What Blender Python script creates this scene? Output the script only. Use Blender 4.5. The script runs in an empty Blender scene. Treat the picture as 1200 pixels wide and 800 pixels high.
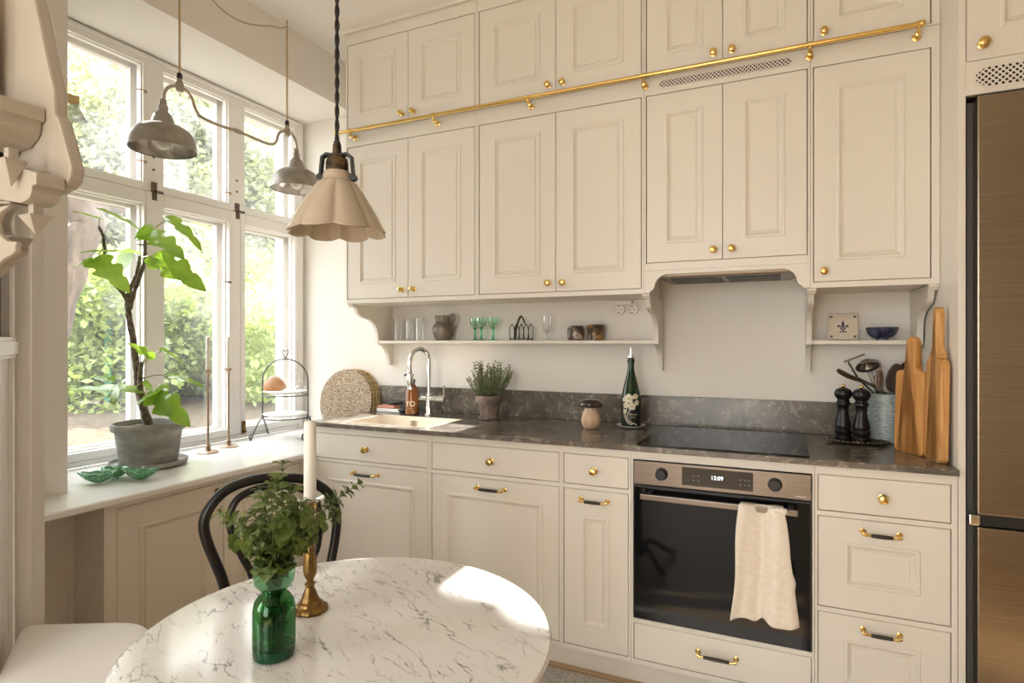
import bpy, bmesh, math, random
from mathutils import Vector, Matrix
R = random.Random(7)
PI = math.pi
S = bpy.context.scene
C = S.collection

# ------------------------------------------------------------------ survey of the room (metres; X right along the cabinet wall, Y towards it)
FPX, YAW, EYE = 688.5, math.radians(24.58), 1.30
_c, _s = math.cos(YAW), math.sin(YAW)
def ray(u, v):
    a = (u-600)/FPX; b = (400-v)/FPX
    return (-_s+a*_c, _c+a*_s, b)
def onY(u, v, Y):
    r = ray(u, v); t = Y/r[1]; return Vector((r[0]*t, Y, EYE+r[2]*t))
def onX(u, v, X):
    r = ray(u, v); t = X/r[0]; return Vector((X, r[1]*t, EYE+r[2]*t))
def onZ(u, v, Z):
    r = ray(u, v); t = (Z-EYE)/r[2]; return Vector((r[0]*t, r[1]*t, Z))
def onD(u, v, d):
    r = ray(u, v); return Vector((r[0]*d, r[1]*d, EYE+r[2]*d))

# ------------------------------------------------------------------ materials
def mat(name, col, rough=.5, metal=0., **k):
    m = bpy.data.materials.new(name); m.use_nodes = True
    b = m.node_tree.nodes['Principled BSDF']
    b.inputs['Base Color'].default_value = (*col, 1)
    b.inputs['Roughness'].default_value = rough
    b.inputs['Metallic'].default_value = metal
    for kk, v in k.items():
        b.inputs[kk].default_value = v
    return m
def nt(m): return m.node_tree.nodes, m.node_tree.links, m.node_tree.nodes['Principled BSDF']
def node(ns, t, **k):
    n = ns.new(t)
    for kk, v in k.items(): setattr(n, kk, v)
    return n
def ramp(ns, stops):
    r = ns.new('ShaderNodeValToRGB'); cr = r.color_ramp
    while len(cr.elements) < len(stops): cr.elements.new(.5)
    for e, (p, c) in zip(cr.elements, stops):
        e.position = p; e.color = (*c, 1)
    return r
def texco(ns, ls, scale=(1,1,1), rot=(0,0,0), out='Object'):
    t = ns.new('ShaderNodeTexCoord'); mp = ns.new('ShaderNodeMapping')
    mp.inputs['Scale'].default_value = scale; mp.inputs['Rotation'].default_value = rot
    ls.new(t.outputs[out], mp.inputs['Vector']); return mp.outputs['Vector']
def noise_color(m, stops, scale=20, detail=4, sc=(1,1,1), bump=0., rough=None, dist=0.):
    ns, ls, b = nt(m)
    v = texco(ns, ls, sc)
    n = ns.new('ShaderNodeTexNoise'); n.inputs['Scale'].default_value = scale; n.inputs['Detail'].default_value = detail
    n.inputs['Distortion'].default_value = dist
    ls.new(v, n.inputs['Vector'])
    r = ramp(ns, stops); ls.new(n.outputs['Fac'], r.inputs['Fac']); ls.new(r.outputs['Color'], b.inputs['Base Color'])
    if bump:
        bp = ns.new('ShaderNodeBump'); bp.inputs['Strength'].default_value = bump; bp.inputs['Distance'].default_value = .004
        ls.new(n.outputs['Fac'], bp.inputs['Height']); ls.new(bp.outputs['Normal'], b.inputs['Normal'])
    return m
def paint(name, col, rough):
    m = mat(name, col, rough)
    ns, ls, b = nt(m)
    v = texco(ns, ls)
    n = ns.new('ShaderNodeTexNoise'); n.inputs['Scale'].default_value = 90; n.inputs['Detail'].default_value = 3
    ls.new(v, n.inputs['Vector'])
    bp = ns.new('ShaderNodeBump'); bp.inputs['Strength'].default_value = .06; bp.inputs['Distance'].default_value = .002
    ls.new(n.outputs['Fac'], bp.inputs['Height']); ls.new(bp.outputs['Normal'], b.inputs['Normal'])
    return m

CAB = paint('cabinet_paint', (.76, .725, .648), .38)
WALL = paint('wall_paint', (.80, .775, .725), .75)
WHITE = paint('white_trim_paint', (.83, .815, .785), .42)
CEIL = paint('ceiling_paint', (.84, .82, .78), .8)
SILL = paint('sill_paint', (.86, .86, .85), .3)
BRASS = mat('brass', (.80, .56, .20), .22, 1)
OLDBRASS = noise_color(mat('old_brass', (.4, .26, .08), .35, 1), [(.3, (.12,.07,.025)), (.7, (.36,.22,.075))], 40)
COPPER = mat('copper_brown_metal', (.44, .31, .22), .38, .9)
BLACK = mat('black_iron', (.02, .019, .018), .4, .3)
DARKGRIP = mat('dark_bronze', (.05, .042, .035), .4, .6)
CHROME = mat('chrome', (.78, .78, .77), .08, 1)
IRON = mat('wrought_iron', (.16, .16, .165), .5, .6)
SILVER = noise_color(mat('aged_zinc', (.4,.39,.36), .45, .5), [(.3, (.27,.255,.225)), (.7, (.40,.375,.33))], 18)
SILVERIN = noise_color(mat('zinc_inside', (.6,.58,.54), .28, .8), [(.35, (.45,.42,.38)), (.6, (.85,.83,.8))], 14, dist=1.)
BLACKWOOD = mat('black_lacquer', (.009, .008, .0075), .3, **{'Specular IOR Level': .35})
CANDLE = mat('candle_wax', (.86, .84, .77), .5)
CERAMIC = mat('white_ceramic', (.84, .82, .78), .22)
CABLE = mat('tan_cord', (.50, .36, .20), .7)
BLACKCORD = mat('black_cord', (.02, .018, .016), .8)
BLACKGLASS = mat('black_glass', (.006, .006, .006), .06, **{'IOR': 1.36})
BLACKMATT = mat('black_plastic', (.012, .012, .012), .45)
SOIL = noise_color(mat('soil', (.06,.04,.03), .95), [(.3, (.03,.02,.015)), (.7, (.14,.09,.06))], 90, bump=.8)
VENTSHADE = mat('vent_shade_paint', (.03, .028, .025), .9)  # dark colour standing in for the shade inside the vents

def steel(name, c1, c2, rough=.3):
    m = mat(name, c1, rough, 1)
    ns, ls, b = nt(m)
    v = texco(ns, ls, (1.2, 1.2, 160))
    n = ns.new('ShaderNodeTexNoise'); n.inputs['Scale'].default_value = 4; n.inputs['Detail'].default_value = 5
    ls.new(v, n.inputs['Vector'])
    r = ramp(ns, [(.3, c1), (.7, c2)]); ls.new(n.outputs['Fac'], r.inputs['Fac']); ls.new(r.outputs['Color'], b.inputs['Base Color'])
    return m
FRIDGE = steel('brushed_dark_steel', (.25,.20,.145), (.33,.275,.205), .28)
STEEL = steel('oven_steel', (.17,.14,.115), (.23,.195,.16), .3)

def stone_mat():
    m = mat('dark_stone', (.1,.1,.09), .2)
    ns, ls, b = nt(m)
    v = texco(ns, ls)
    n1 = ns.new('ShaderNodeTexNoise'); n1.inputs['Scale'].default_value = 5; n1.inputs['Detail'].default_value = 8; n1.inputs['Distortion'].default_value = 1.2
    ls.new(v, n1.inputs['Vector'])
    r1 = ramp(ns, [(.32, (.085,.073,.058)), (.55, (.135,.118,.096)), (.75, (.20,.178,.148))])
    ls.new(n1.outputs['Fac'], r1.inputs['Fac'])
    n2 = ns.new('ShaderNodeTexNoise'); n2.inputs['Scale'].default_value = 11; n2.inputs['Detail'].default_value = 9; n2.inputs['Roughness'].default_value = .72; n2.inputs['Distortion'].default_value = 2.5
    ls.new(v, n2.inputs['Vector'])
    r2 = ramp(ns, [(.0, (0,0,0)), (.545, (0,0,0)), (.60, (.9,.9,.9)), (.65, (0,0,0))])
    ls.new(n2.outputs['Fac'], r2.inputs['Fac'])
    n3 = ns.new('ShaderNodeTexNoise'); n3.inputs['Scale'].default_value = 160; n3.inputs['Detail'].default_value = 2
    ls.new(v, n3.inputs['Vector'])
    r3 = ramp(ns, [(.55, (0,0,0)), (.72, (1,1,1))]); ls.new(n3.outputs['Fac'], r3.inputs['Fac'])
    h3 = node(ns, 'ShaderNodeMath', operation='MULTIPLY_ADD'); h3.inputs[1].default_value = .55; h3.inputs[2].default_value = .35; ls.new(r3.outputs['Color'], h3.inputs[0])
    mul = node(ns, 'ShaderNodeMixRGB', blend_type='MULTIPLY'); mul.inputs[0].default_value = 1
    ls.new(r2.outputs['Color'], mul.inputs[1]); ls.new(h3.outputs[0], mul.inputs[2])
    add = node(ns, 'ShaderNodeMixRGB', blend_type='MIX')
    a2 = node(ns, 'ShaderNodeMath', operation='MULTIPLY_ADD'); a2.inputs[1].default_value = .16
    ls.new(r3.outputs['Color'], a2.inputs[0]); ls.new(mul.outputs['Color'], a2.inputs[2])
    ls.new(a2.outputs[0], add.inputs[0]); ls.new(r1.outputs['Color'], add.inputs[1]); add.inputs[2].default_value = (.62,.57,.47,1)
    ls.new(add.outputs['Color'], b.inputs['Base Color'])
    return m
STONE = stone_mat()

def marble_mat():
    m = mat('white_marble', (.8,.8,.78), .13)
    ns, ls, b = nt(m)
    v = texco(ns, ls, (1, 1, 1), (0, 0, .5))
    def veins(scale, lo, w, dist, sc):
        mp = ns.new('ShaderNodeMapping'); mp.inputs['Scale'].default_value = sc; mp.inputs['Rotation'].default_value = (0, 0, scale*.37)
        ls.new(v, mp.inputs['Vector'])
        n = ns.new('ShaderNodeTexNoise'); n.inputs['Scale'].default_value = scale; n.inputs['Detail'].default_value = 6
        n.inputs['Distortion'].default_value = dist; n.inputs['Roughness'].default_value = .55
        ls.new(mp.outputs['Vector'], n.inputs['Vector'])
        r = ramp(ns, [(lo-w, (0,0,0)), (lo, (1,1,1)), (lo+w, (0,0,0))]); ls.new(n.outputs['Fac'], r.inputs['Fac'])
        k = ns.new('ShaderNodeTexNoise'); k.inputs['Scale'].default_value = scale*1.9; k.inputs['Detail'].default_value = 3
        ls.new(mp.outputs['Vector'], k.inputs['Vector'])
        kr = ramp(ns, [(.46, (0,0,0)), (.62, (1,1,1))]); ls.new(k.outputs['Fac'], kr.inputs['Fac'])
        mu = node(ns, 'ShaderNodeMath', operation='MULTIPLY'); ls.new(r.outputs['Color'], mu.inputs[0]); ls.new(kr.outputs['Color'], mu.inputs[1])
        return mu.outputs[0]
    v1 = veins(3.0, .5, .012, .35, (1.0, 3.0, 1))
    v2 = veins(6.5, .54, .016, .35, (1.0, 3.4, 1))
    v3 = veins(12, .68, .045, .25, (1.0, 4.0, 1))
    v4 = veins(13, .5, .012, .5, (1.0, 2.6, 1))
    def mx(a, c, col, f):
        mm = node(ns, 'ShaderNodeMixRGB'); fm = node(ns, 'ShaderNodeMath', operation='MULTIPLY'); fm.inputs[1].default_value = f
        ls.new(c, fm.inputs[0]); ls.new(fm.outputs[0], mm.inputs[0])
        if a is None: mm.inputs[1].default_value = (.80,.79,.765,1)
        else: ls.new(a, mm.inputs[1])
        mm.inputs[2].default_value = (*col, 1); return mm.outputs[0]
    cl = ns.new('ShaderNodeTexNoise'); cl.inputs['Scale'].default_value = 3; cl.inputs['Detail'].default_value = 4; ls.new(v, cl.inputs['Vector'])
    o = mx(None, cl.outputs['Fac'], (.70,.69,.665), .9)
    o = mx(o, v1, (.20,.195,.17), .95); o = mx(o, v2, (.24,.23,.20), .9); o = mx(o, v3, (.17,.16,.14), .95); o = mx(o, v4, (.42,.40,.36), .4)
    ls.new(o, b.inputs['Base Color'])
    return m
MARBLE = marble_mat()

def wood(name, c1, c2, sc=(1, 1, 12), scale=3, rough=.45):
    m = mat(name, c1, rough)
    ns, ls, b = nt(m)
    v = texco(ns, ls, sc)
    n = ns.new('ShaderNodeTexNoise'); n.inputs['Scale'].default_value = scale; n.inputs['Detail'].default_value = 6; n.inputs['Distortion'].default_value = .6
    ls.new(v, n.inputs['Vector'])
    r = ramp(ns, [(.3, c1), (.7, c2)]); ls.new(n.outputs['Fac'], r.inputs['Fac']); ls.new(r.outputs['Color'], b.inputs['Base Color'])
    return m
BOARD = wood('oiled_board_wood', (.42,.165,.035), (.66,.34,.10), (30, 30, 2.2), 2.0)
BOARD2 = wood('oiled_paddle_wood', (.42,.17,.035), (.70,.40,.15), (30, 30, 2.0), 2.2)
def floor_mat():
    m = mat('pine_boards', (.5,.32,.16), .4)
    ns, ls, b = nt(m)
    v = texco(ns, ls)
    br = ns.new('ShaderNodeTexBrick'); br.inputs['Scale'].default_value = 1
    br.inputs['Brick Width'].default_value = 2.6; br.inputs['Row Height'].default_value = .13; br.inputs['Mortar Size'].default_value = .0025
    br.inputs['Color1'].default_value = (.54,.38,.22,1); br.inputs['Color2'].default_value = (.46,.31,.175,1); br.inputs['Mortar'].default_value = (.12,.07,.03,1)
    ls.new(v, br.inputs['Vector'])
    v2 = texco(ns, ls, (1.5, 22, 1))
    n = ns.new('ShaderNodeTexNoise'); n.inputs['Scale'].default_value = 3; n.inputs['Detail'].default_value = 6; ls.new(v2, n.inputs['Vector'])
    r = ramp(ns, [(.3, (.72,.68,.62)), (.7, (1,1,1))]); ls.new(n.outputs['Fac'], r.inputs['Fac'])
    mu = node(ns, 'ShaderNodeMixRGB', blend_type='MULTIPLY'); mu.inputs[0].default_value = 1
    ls.new(br.outputs['Color'], mu.inputs[1]); ls.new(r.outputs['Color'], mu.inputs[2]); ls.new(mu.outputs['Color'], b.inputs['Base Color'])
    return m
FLOOR = floor_mat()
RUG = noise_color(mat('grey_woven_wool', (.4,.37,.33), .95), [(.35, (.26,.24,.22)), (.65, (.55,.51,.46))], 160, bump=1.)
CLOTH = noise_color(mat('cream_linen', (.75,.68,.58), .9), [(.3, (.76,.69,.59)), (.7, (.85,.78,.69))], 70, bump=.35)
SEATCLOTH = paint('white_upholstery', (.80,.78,.74), .8)

def pane_mat(name, gl=.06, veil=.1):
    """old window glass: clear, a little mirror, a thin uneven whitish veil"""
    m = bpy.data.materials.new(name); m.use_nodes = True
    ns, ls = m.node_tree.nodes, m.node_tree.links
    ns.clear()
    o = ns.new('ShaderNodeOutputMaterial'); mx = ns.new('ShaderNodeMixShader'); m2 = ns.new('ShaderNodeMixShader'); t = ns.new('ShaderNodeBsdfTransparent'); g = ns.new('ShaderNodeBsdfGlossy'); tl_ = ns.new('ShaderNodeBsdfTranslucent')
    g.inputs['Roughness'].default_value = .02; g.inputs['Color'].default_value = (.95,.97,1,1); tl_.inputs['Color'].default_value = (.93,.95,.95,1)
    v = texco(ns, ls, (1, 1, 1)); n = ns.new('ShaderNodeTexNoise'); n.inputs['Scale'].default_value = 4.5; n.inputs['Detail'].default_value = 5; ls.new(v, n.inputs['Vector'])
    ma = node(ns, 'ShaderNodeMath', operation='MULTIPLY'); ma.inputs[1].default_value = veil*2; ls.new(n.outputs['Fac'], ma.inputs[0])
    mx.inputs[0].default_value = gl; ls.new(ma.outputs[0], m2.inputs[0])
    ls.new(t.outputs[0], m2.inputs[1]); ls.new(tl_.outputs[0], m2.inputs[2])
    ls.new(m2.outputs[0], mx.inputs[1]); ls.new(g.outputs[0], mx.inputs[2]); ls.new(mx.outputs[0], o.inputs[0])
    return m
PANE = pane_mat('window_pane_glass', .04, .018); PANEHAZY = pane_mat('veiled_window_pane_glass', .05, .028)  # both carry a translucent whitish veil, stronger in the second
DARKPANE = mat('dark_glass', (.02,.022,.03), .08)
def thin_glass(name, tint, gl=.12, lw=.5):
    m = bpy.data.materials.new(name); m.use_nodes = True
    ns, ls = m.node_tree.nodes, m.node_tree.links
    ns.clear()
    o = ns.new('ShaderNodeOutputMaterial'); mx = ns.new('ShaderNodeMixShader'); t = ns.new('ShaderNodeBsdfTransparent'); g = ns.new('ShaderNodeBsdfGlossy')
    f = ns.new('ShaderNodeLayerWeight'); f.inputs['Blend'].default_value = lw
    ma = node(ns, 'ShaderNodeMath', operation='MULTIPLY_ADD'); ma.inputs[1].default_value = .75; ma.inputs[2].default_value = gl*.4
    ls.new(f.outputs['Facing'], ma.inputs[0])
    rr = ramp(ns, [(0, tint), (1, tuple(x*.75 for x in tint))]); ls.new(f.outputs['Facing'], rr.inputs['Fac']); ls.new(rr.outputs[0], t.inputs['Color'])
    g.inputs['Roughness'].default_value = .03; g.inputs['Color'].default_value = tuple(.35+.65*x for x in tint)+(1,)
    ls.new(ma.outputs[0], mx.inputs[0]); ls.new(t.outputs[0], mx.inputs[1]); ls.new(g.outputs[0], mx.inputs[2]); ls.new(mx.outputs[0], o.inputs[0])
    return m
CLEAR = thin_glass('clear_drinking_glass', (.985,.99,.99), .04, .22)
GREENGLASS = thin_glass('pale_green_glass', (.86,.97,.90), .05, .3)
STEMGREEN = thin_glass('green_stem_glass', (.35,.82,.58), .06, .3)
VASEGLASS = thin_glass('emerald_glass', (.05,.38,.10), .10, .25)
VASETOP = thin_glass('pale_emerald_glass', (.35,.66,.45), .10, .3)
VASEBASE = mat('solid_emerald_glass', (.002,.05,.016), .04)
BOTTLE = mat('bottle_green_glass', (.004,.030,.008), .06)
AMBER = mat('amber_glass', (.20,.072,.016), .12)
def leaf_mat(name, c1, c2, tr=.35, scale=6, rough=.4):
    m = bpy.data.materials.new(name); m.use_nodes = True
    ns, ls, b = nt(m)
    o = [n for n in ns if n.type == 'OUTPUT_MATERIAL'][0]
    v = texco(ns, ls)
    n = ns.new('ShaderNodeTexNoise'); n.inputs['Scale'].default_value = scale; n.inputs['Detail'].default_value = 3; ls.new(v, n.inputs['Vector'])
    r = ramp(ns, [(.3, c1), (.7, c2)]); ls.new(n.outputs['Fac'], r.inputs['Fac'])
    ls.new(r.outputs['Color'], b.inputs['Base Color']); b.inputs['Roughness'].default_value = rough
    t = ns.new('ShaderNodeBsdfTranslucent'); mx = ns.new('ShaderNodeMixShader'); mx.inputs[0].default_value = tr
    mu = node(ns, 'ShaderNodeMixRGB', blend_type='MULTIPLY'); mu.inputs[0].default_value = 1; mu.inputs[2].default_value = (1.5,1.5,.6,1)
    ls.new(r.outputs['Color'], mu.inputs[1]); ls.new(mu.outputs['Color'], t.inputs['Color'])
    ls.new(b.outputs[0], mx.inputs[1]); ls.new(t.outputs[0], mx.inputs[2]); ls.new(mx.outputs[0], o.inputs[0])
    return m
FIGLEAF = leaf_mat('fig_leaf', (.16,.29,.05), (.30,.45,.11), .38, 9, .25)
HERBLEAF = leaf_mat('herb_leaf', (.07,.11,.028), (.21,.27,.09), .25, 30, .42)
ROSELEAF = leaf_mat('rosemary_leaf', (.10,.14,.06), (.26,.32,.17), .15, 40, .6)
BUSHLEAF = leaf_mat('garden_leaf', (.19,.25,.08), (.36,.42,.18), .4, 1.3, .6)
BUSHLEAF2 = leaf_mat('garden_leaf_pale', (.40,.46,.31), (.58,.62,.47), .4, 1.1, .6)
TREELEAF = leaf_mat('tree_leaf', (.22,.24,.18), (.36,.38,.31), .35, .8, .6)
SUNBLOCKLEAF = leaf_mat('sun_blocker_leaf', (.14,.22,.06), (.26,.36,.12), .25, 1.0, .6)
BARK = noise_color(mat('bark', (.3,.24,.18), .95), [(.3, (.035,.024,.016)), (.7, (.10,.072,.048))], 5, sc=(3,3,.8), bump=1.)
FIGBARK = noise_color(mat('fig_bark', (.14,.11,.09), .9), [(.3, (.06,.045,.035)), (.7, (.24,.19,.15))], 60)
GROUND = noise_color(mat('garden_ground', (.3,.24,.17), .95, **{'Specular IOR Level': 0.}), [(.3, (.055,.042,.028)), (.7, (.13,.102,.072))], 9, bump=.6)
GREYPOT = noise_color(mat('grey_clay', (.3,.29,.28), .85), [(.35, (.20,.195,.185)), (.55, (.33,.32,.30)), (.75, (.60,.58,.55))], 7, 6, (1,1,2.5), bump=.2)
BROWNPOT = noise_color(mat('brown_clay', (.2,.15,.12), .85), [(.35, (.13,.095,.075)), (.7, (.30,.235,.19))], 18, bump=.2)
GREENGLAZE = noise_color(mat('green_majolica', (.03,.18,.08), .2), [(.35, (.06,.26,.12)), (.65, (.26,.56,.33))], 60, bump=.6)
RATTAN = noise_color(mat('seagrass', (.45,.34,.22), .9), [(.38, (.22,.15,.09)), (.6, (.60,.50,.38))], 130, bump=1.)
RATTANEDGE = noise_color(mat('seagrass_edge', (.5,.36,.16), .9), [(.38, (.30,.19,.07)), (.6, (.66,.50,.27))], 90, bump=1.)
CROCKBLUE = noise_color(mat('blue_grey_glaze', (.3,.38,.4), .35), [(.33, (.05,.06,.07)), (.40, (.30,.37,.38)), (.7, (.50,.56,.55))], 45, 5, (1,1,6), bump=.3)
PEWTER = noise_color(mat('brown_pewter', (.2,.17,.14), .4, .35), [(.3, (.13,.105,.085)), (.7, (.30,.26,.21))], 20, bump=.15)
TERRACOTTA = mat('pink_sponge', (.62,.28,.21), .9)
NAVY = noise_color(mat('navy_glaze', (.03,.035,.09), .18), [(.45, (.020,.022,.06)), (.72, (.09,.09,.17))], 40)
TILEGLAZE = noise_color(mat('cream_tile', (.66,.60,.48), .3), [(.3, (.60,.53,.41)), (.7, (.70,.64,.53))], 14)
INK = mat('dark_violet_ink', (.05,.03,.07), .5)
MUSHSTEM = noise_color(mat('pale_wood', (.62,.42,.27), .5), [(.3, (.52,.33,.20)), (.7, (.72,.53,.37))], 9, 5, (5,5,1))
MUSHCAP = noise_color(mat('dark_glazed_cap', (.05,.035,.03), .15), [(.35, (.02,.015,.013)), (.7, (.10,.065,.05))], 22)
SHELLORANGE = noise_color(mat('orange_shell', (.7,.36,.2), .35), [(.3, (.80,.62,.48)), (.5, (.76,.42,.24)), (.72, (.62,.24,.09))], 9)
CREAMPRINT = mat('cream_print', (.80,.72,.50), .5)
PETAL = mat('cream_petal_print', (.72,.68,.52), .4)
LABELBLACK = mat('black_label', (.012,.012,.012), .3)
MUGA = noise_color(mat('brown_glaze_patched', (.2,.15,.12), .3), [(.42, (.07,.05,.04)), (.56, (.20,.15,.12)), (.62, (.62,.52,.47))], 28, 3)
MUGB = noise_color(mat('dark_glaze_amber', (.2,.12,.06), .3), [(.40, (.04,.028,.02)), (.55, (.16,.08,.03)), (.68, (.55,.33,.13))], 26, 3)
SHADE = mat('cream_lamp_ceramic', (.46,.39,.30), .2)
def emit(name, col, st):
    m = mat(name, (0,0,0), .4)
    b = m.node_tree.nodes['Principled BSDF']; b.inputs['Emission Color'].default_value = (*col, 1); b.inputs['Emission Strength'].default_value = st
    return m
DISPLAY = emit('display_digits', (.85,.93,1), 1.6)
SINKMAT = noise_color(mat('pale_composite', (.72,.66,.56), .35), [(.3, (.68,.62,.52)), (.7, (.75,.69,.60))], 60)

# ------------------------------------------------------------------ mesh building
class MB:
    def __init__(s): s.v = []; s.f = []
    def add(s, vs, fs, M=None):
        o = len(s.v)
        s.v += [tuple(M @ Vector(p)) if M else tuple(p) for p in vs]
        s.f += [tuple(i+o for i in q) for q in fs]; return s
    def box(s, x0, x1, y0, y1, z0, z1, M=None):
        vs = [(x,y,z) for z in (z0,z1) for y in (y0,y1) for x in (x0,x1)]
        return s.add(vs, [(0,2,3,1),(4,5,7,6),(0,1,5,4),(2,6,7,3),(0,4,6,2),(1,3,7,5)], M)
    def prism(s, poly, fn, a, b):               # poly of 2-D points, fn(p, q, depth) -> xyz
        n = len(poly); vs = [fn(p, q, a) for p, q in poly]+[fn(p, q, b) for p, q in poly]
        fs = [tuple(range(n)), tuple(range(2*n-1, n-1, -1))]+[(i, i+n, (i+1) % n+n, (i+1) % n) for i in range(n)]
        return s.add(vs, fs)
    def lathe(s, prof, c=(0,0,0), n=32, M=None, wob=None, cap0=True, cap1=True):
        vs = []; fs = []
        for r, z in prof:
            for i in range(n):
                a = 2*PI*i/n; rr = r*(wob(a, z) if wob else 1)
                vs.append((c[0]+rr*math.cos(a), c[1]+rr*math.sin(a), c[2]+z))
        k = len(prof)
        for j in range(k-1):
            for i in range(n):
                i2 = (i+1) % n; fs.append((j*n+i, j*n+i2, (j+1)*n+i2, (j+1)*n+i))
        if cap0 and prof[0][0] > 1e-6: fs.append(tuple(range(n-1, -1, -1)))
        if cap1 and prof[-1][0] > 1e-6: fs.append(tuple((k-1)*n+i for i in range(n)))
        return s.add(vs, fs, M)
    def tube(s, pts, r, n=8, closed=False, flat=1.):
        pts = [Vector(p) for p in pts]; k = len(pts); rs = r if isinstance(r, (list, tuple)) else [r]*k
        vs = []; fs = []; up = None
        for i in range(k):
            a = pts[(i-1) % k] if (closed or i > 0) else pts[i]; b = pts[(i+1) % k] if (closed or i < k-1) else pts[i]
            t = (b-a).normalized() if (b-a).length > 1e-9 else Vector((0,0,1))
            if up is None:
                up = Vector((0,0,1)) if abs(t.z) < .9 else Vector((1,0,0))
            e = up-t*up.dot(t)
            if e.length < 1e-6: e = t.orthogonal()
            e.normalize(); g = t.cross(e); up = e
            for j in range(n):
                th = 2*PI*j/n
                vs.append(pts[i]+e*(rs[i]*math.cos(th))+g*(rs[i]*flat*math.sin(th)))
        m = k if closed else k-1
        for i in range(m):
            for j in range(n):
                j2 = (j+1) % n; i2 = (i+1) % k
                fs.append((i*n+j, i*n+j2, i2*n+j2, i2*n+j))
        if not closed: fs += [tuple(range(n-1, -1, -1)), tuple((k-1)*n+j for j in range(n))]
        return s.add(vs, fs)
    def grid(s, fn, nu, nv, close_u=False):
        vs = [fn(i/(nu-(0 if close_u else 1)), j/(nv-1)) for j in range(nv) for i in range(nu)]
        fs = []
        for j in range(nv-1):
            for i in range(nu if close_u else nu-1):
                i2 = (i+1) % nu; fs.append((j*nu+i, j*nu+i2, (j+1)*nu+i2, (j+1)*nu+i))
        return s.add(vs, fs)
    def ball(s, c, r, n=14, sc=(1,1,1)):
        pr = [(r*math.sin(PI*i/n), -r*math.cos(PI*i/n)) for i in range(n+1)]
        pr[0] = (1e-5, -r); pr[-1] = (1e-5, r)
        return s.lathe(pr, (0,0,0), n*2, Matrix.Translation(c) @ Matrix.Diagonal((*sc, 1)))
def smooth_path(pts, sub=6, closed=False):
    P = [Vector(p) for p in pts]; n = len(P); out = []
    for i in range(n if closed else n-1):
        p0 = P[(i-1) % n] if closed or i > 0 else P[i]*2-P[i+1]
        p1 = P[i]; p2 = P[(i+1) % n]
        p3 = P[(i+2) % n] if closed or i+2 < n else P[i+1]*2-P[i]
        for k in range(sub):
            t = k/sub
            out.append(.5*((2*p1)+(p2-p0)*t+(2*p0-5*p1+4*p2-p3)*t*t+(3*p1-p0-3*p2+p3)*t**3))
    if not closed: out.append(P[-1])
    return out

ORG = {}
def obj(name, mb, m, parent=None, org=None, bevel=0., solid=0., sharp=32, flatshade=False):
    """one mesh object; vertices are given in room coordinates and stored relative to the thing's base"""
    o3 = Vector(ORG[parent.name]) if parent else Vector(org if org else (0,0,0))
    me = bpy.data.meshes.new(name)
    me.from_pydata([tuple(Vector(p)-o3) for p in mb.v], [], mb.f)
    me.update()
    bm = bmesh.new(); bm.from_mesh(me)
    bmesh.ops.recalc_face_normals(bm, faces=bm.faces)
    if bevel:
        es = [e for e in bm.edges if len(e.link_faces) == 2 and e.calc_face_angle(0) > .6]
        bmesh.ops.bevel(bm, geom=es, offset=bevel, segments=2, profile=.6, affect='EDGES')
    bm.to_mesh(me); bm.free()
    if not flatshade and not bevel:
        for p in me.polygons: p.use_smooth = True
        me.set_sharp_from_angle(angle=math.radians(sharp))
    me.materials.append(m)
    o = bpy.data.objects.new(name, me); C.objects.link(o)
    if solid:
        sm = o.modifiers.new('thickness', 'SOLIDIFY'); sm.thickness = solid; sm.offset = 0
    if parent: o.parent = parent; ORG[o.name] = ORG[parent.name]
    else: o.location = o3; ORG[o.name] = tuple(o3)
    return o
def thing(name, label, cat, loc=(0,0,0), group=None):
    o = bpy.data.objects.new(name, None); C.objects.link(o); o.location = loc
    o.empty_display_size = .05
    ORG[o.name] = tuple(loc); return tag(o, label, cat, group)
def tag(o, label, cat, group=None):
    o['label'] = label; o['category'] = cat
    if group: o['group'] = group
    return o
def struct(o): o['kind'] = 'structure'; return o
def stuff(o): o['kind'] = 'stuff'; return o
def dup(root, loc, label, rz=0., scale=1.):
    r = root.copy(); C.objects.link(r); r.location = loc; r.rotation_euler = (0,0,rz); r.scale = (scale,)*3; r['label'] = label
    for ch in list(root.children):
        c = ch.copy(); C.objects.link(c); c.parent = r
        for g in list(ch.children):
            d = g.copy(); C.objects.link(d); d.parent = c
    return r
def text_mb(body, size, fn, ext=.0004, align='CENTER'):
    cu = bpy.data.curves.new('lettering', 'FONT'); cu.body = body; cu.size = size; cu.extrude = ext; cu.align_x = align; cu.align_y = 'CENTER'; cu.resolution_u = 3
    o = bpy.data.objects.new('lettering', cu); C.objects.link(o)
    dg = bpy.context.evaluated_depsgraph_get(); me = bpy.data.meshes.new_from_object(o.evaluated_get(dg))
    mb = MB(); mb.add([fn(v.co) for v in me.vertices], [tuple(p.vertices) for p in me.polygons])
    bpy.data.objects.remove(o); bpy.data.meshes.remove(me); bpy.data.curves.remove(cu)
    return mb

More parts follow.
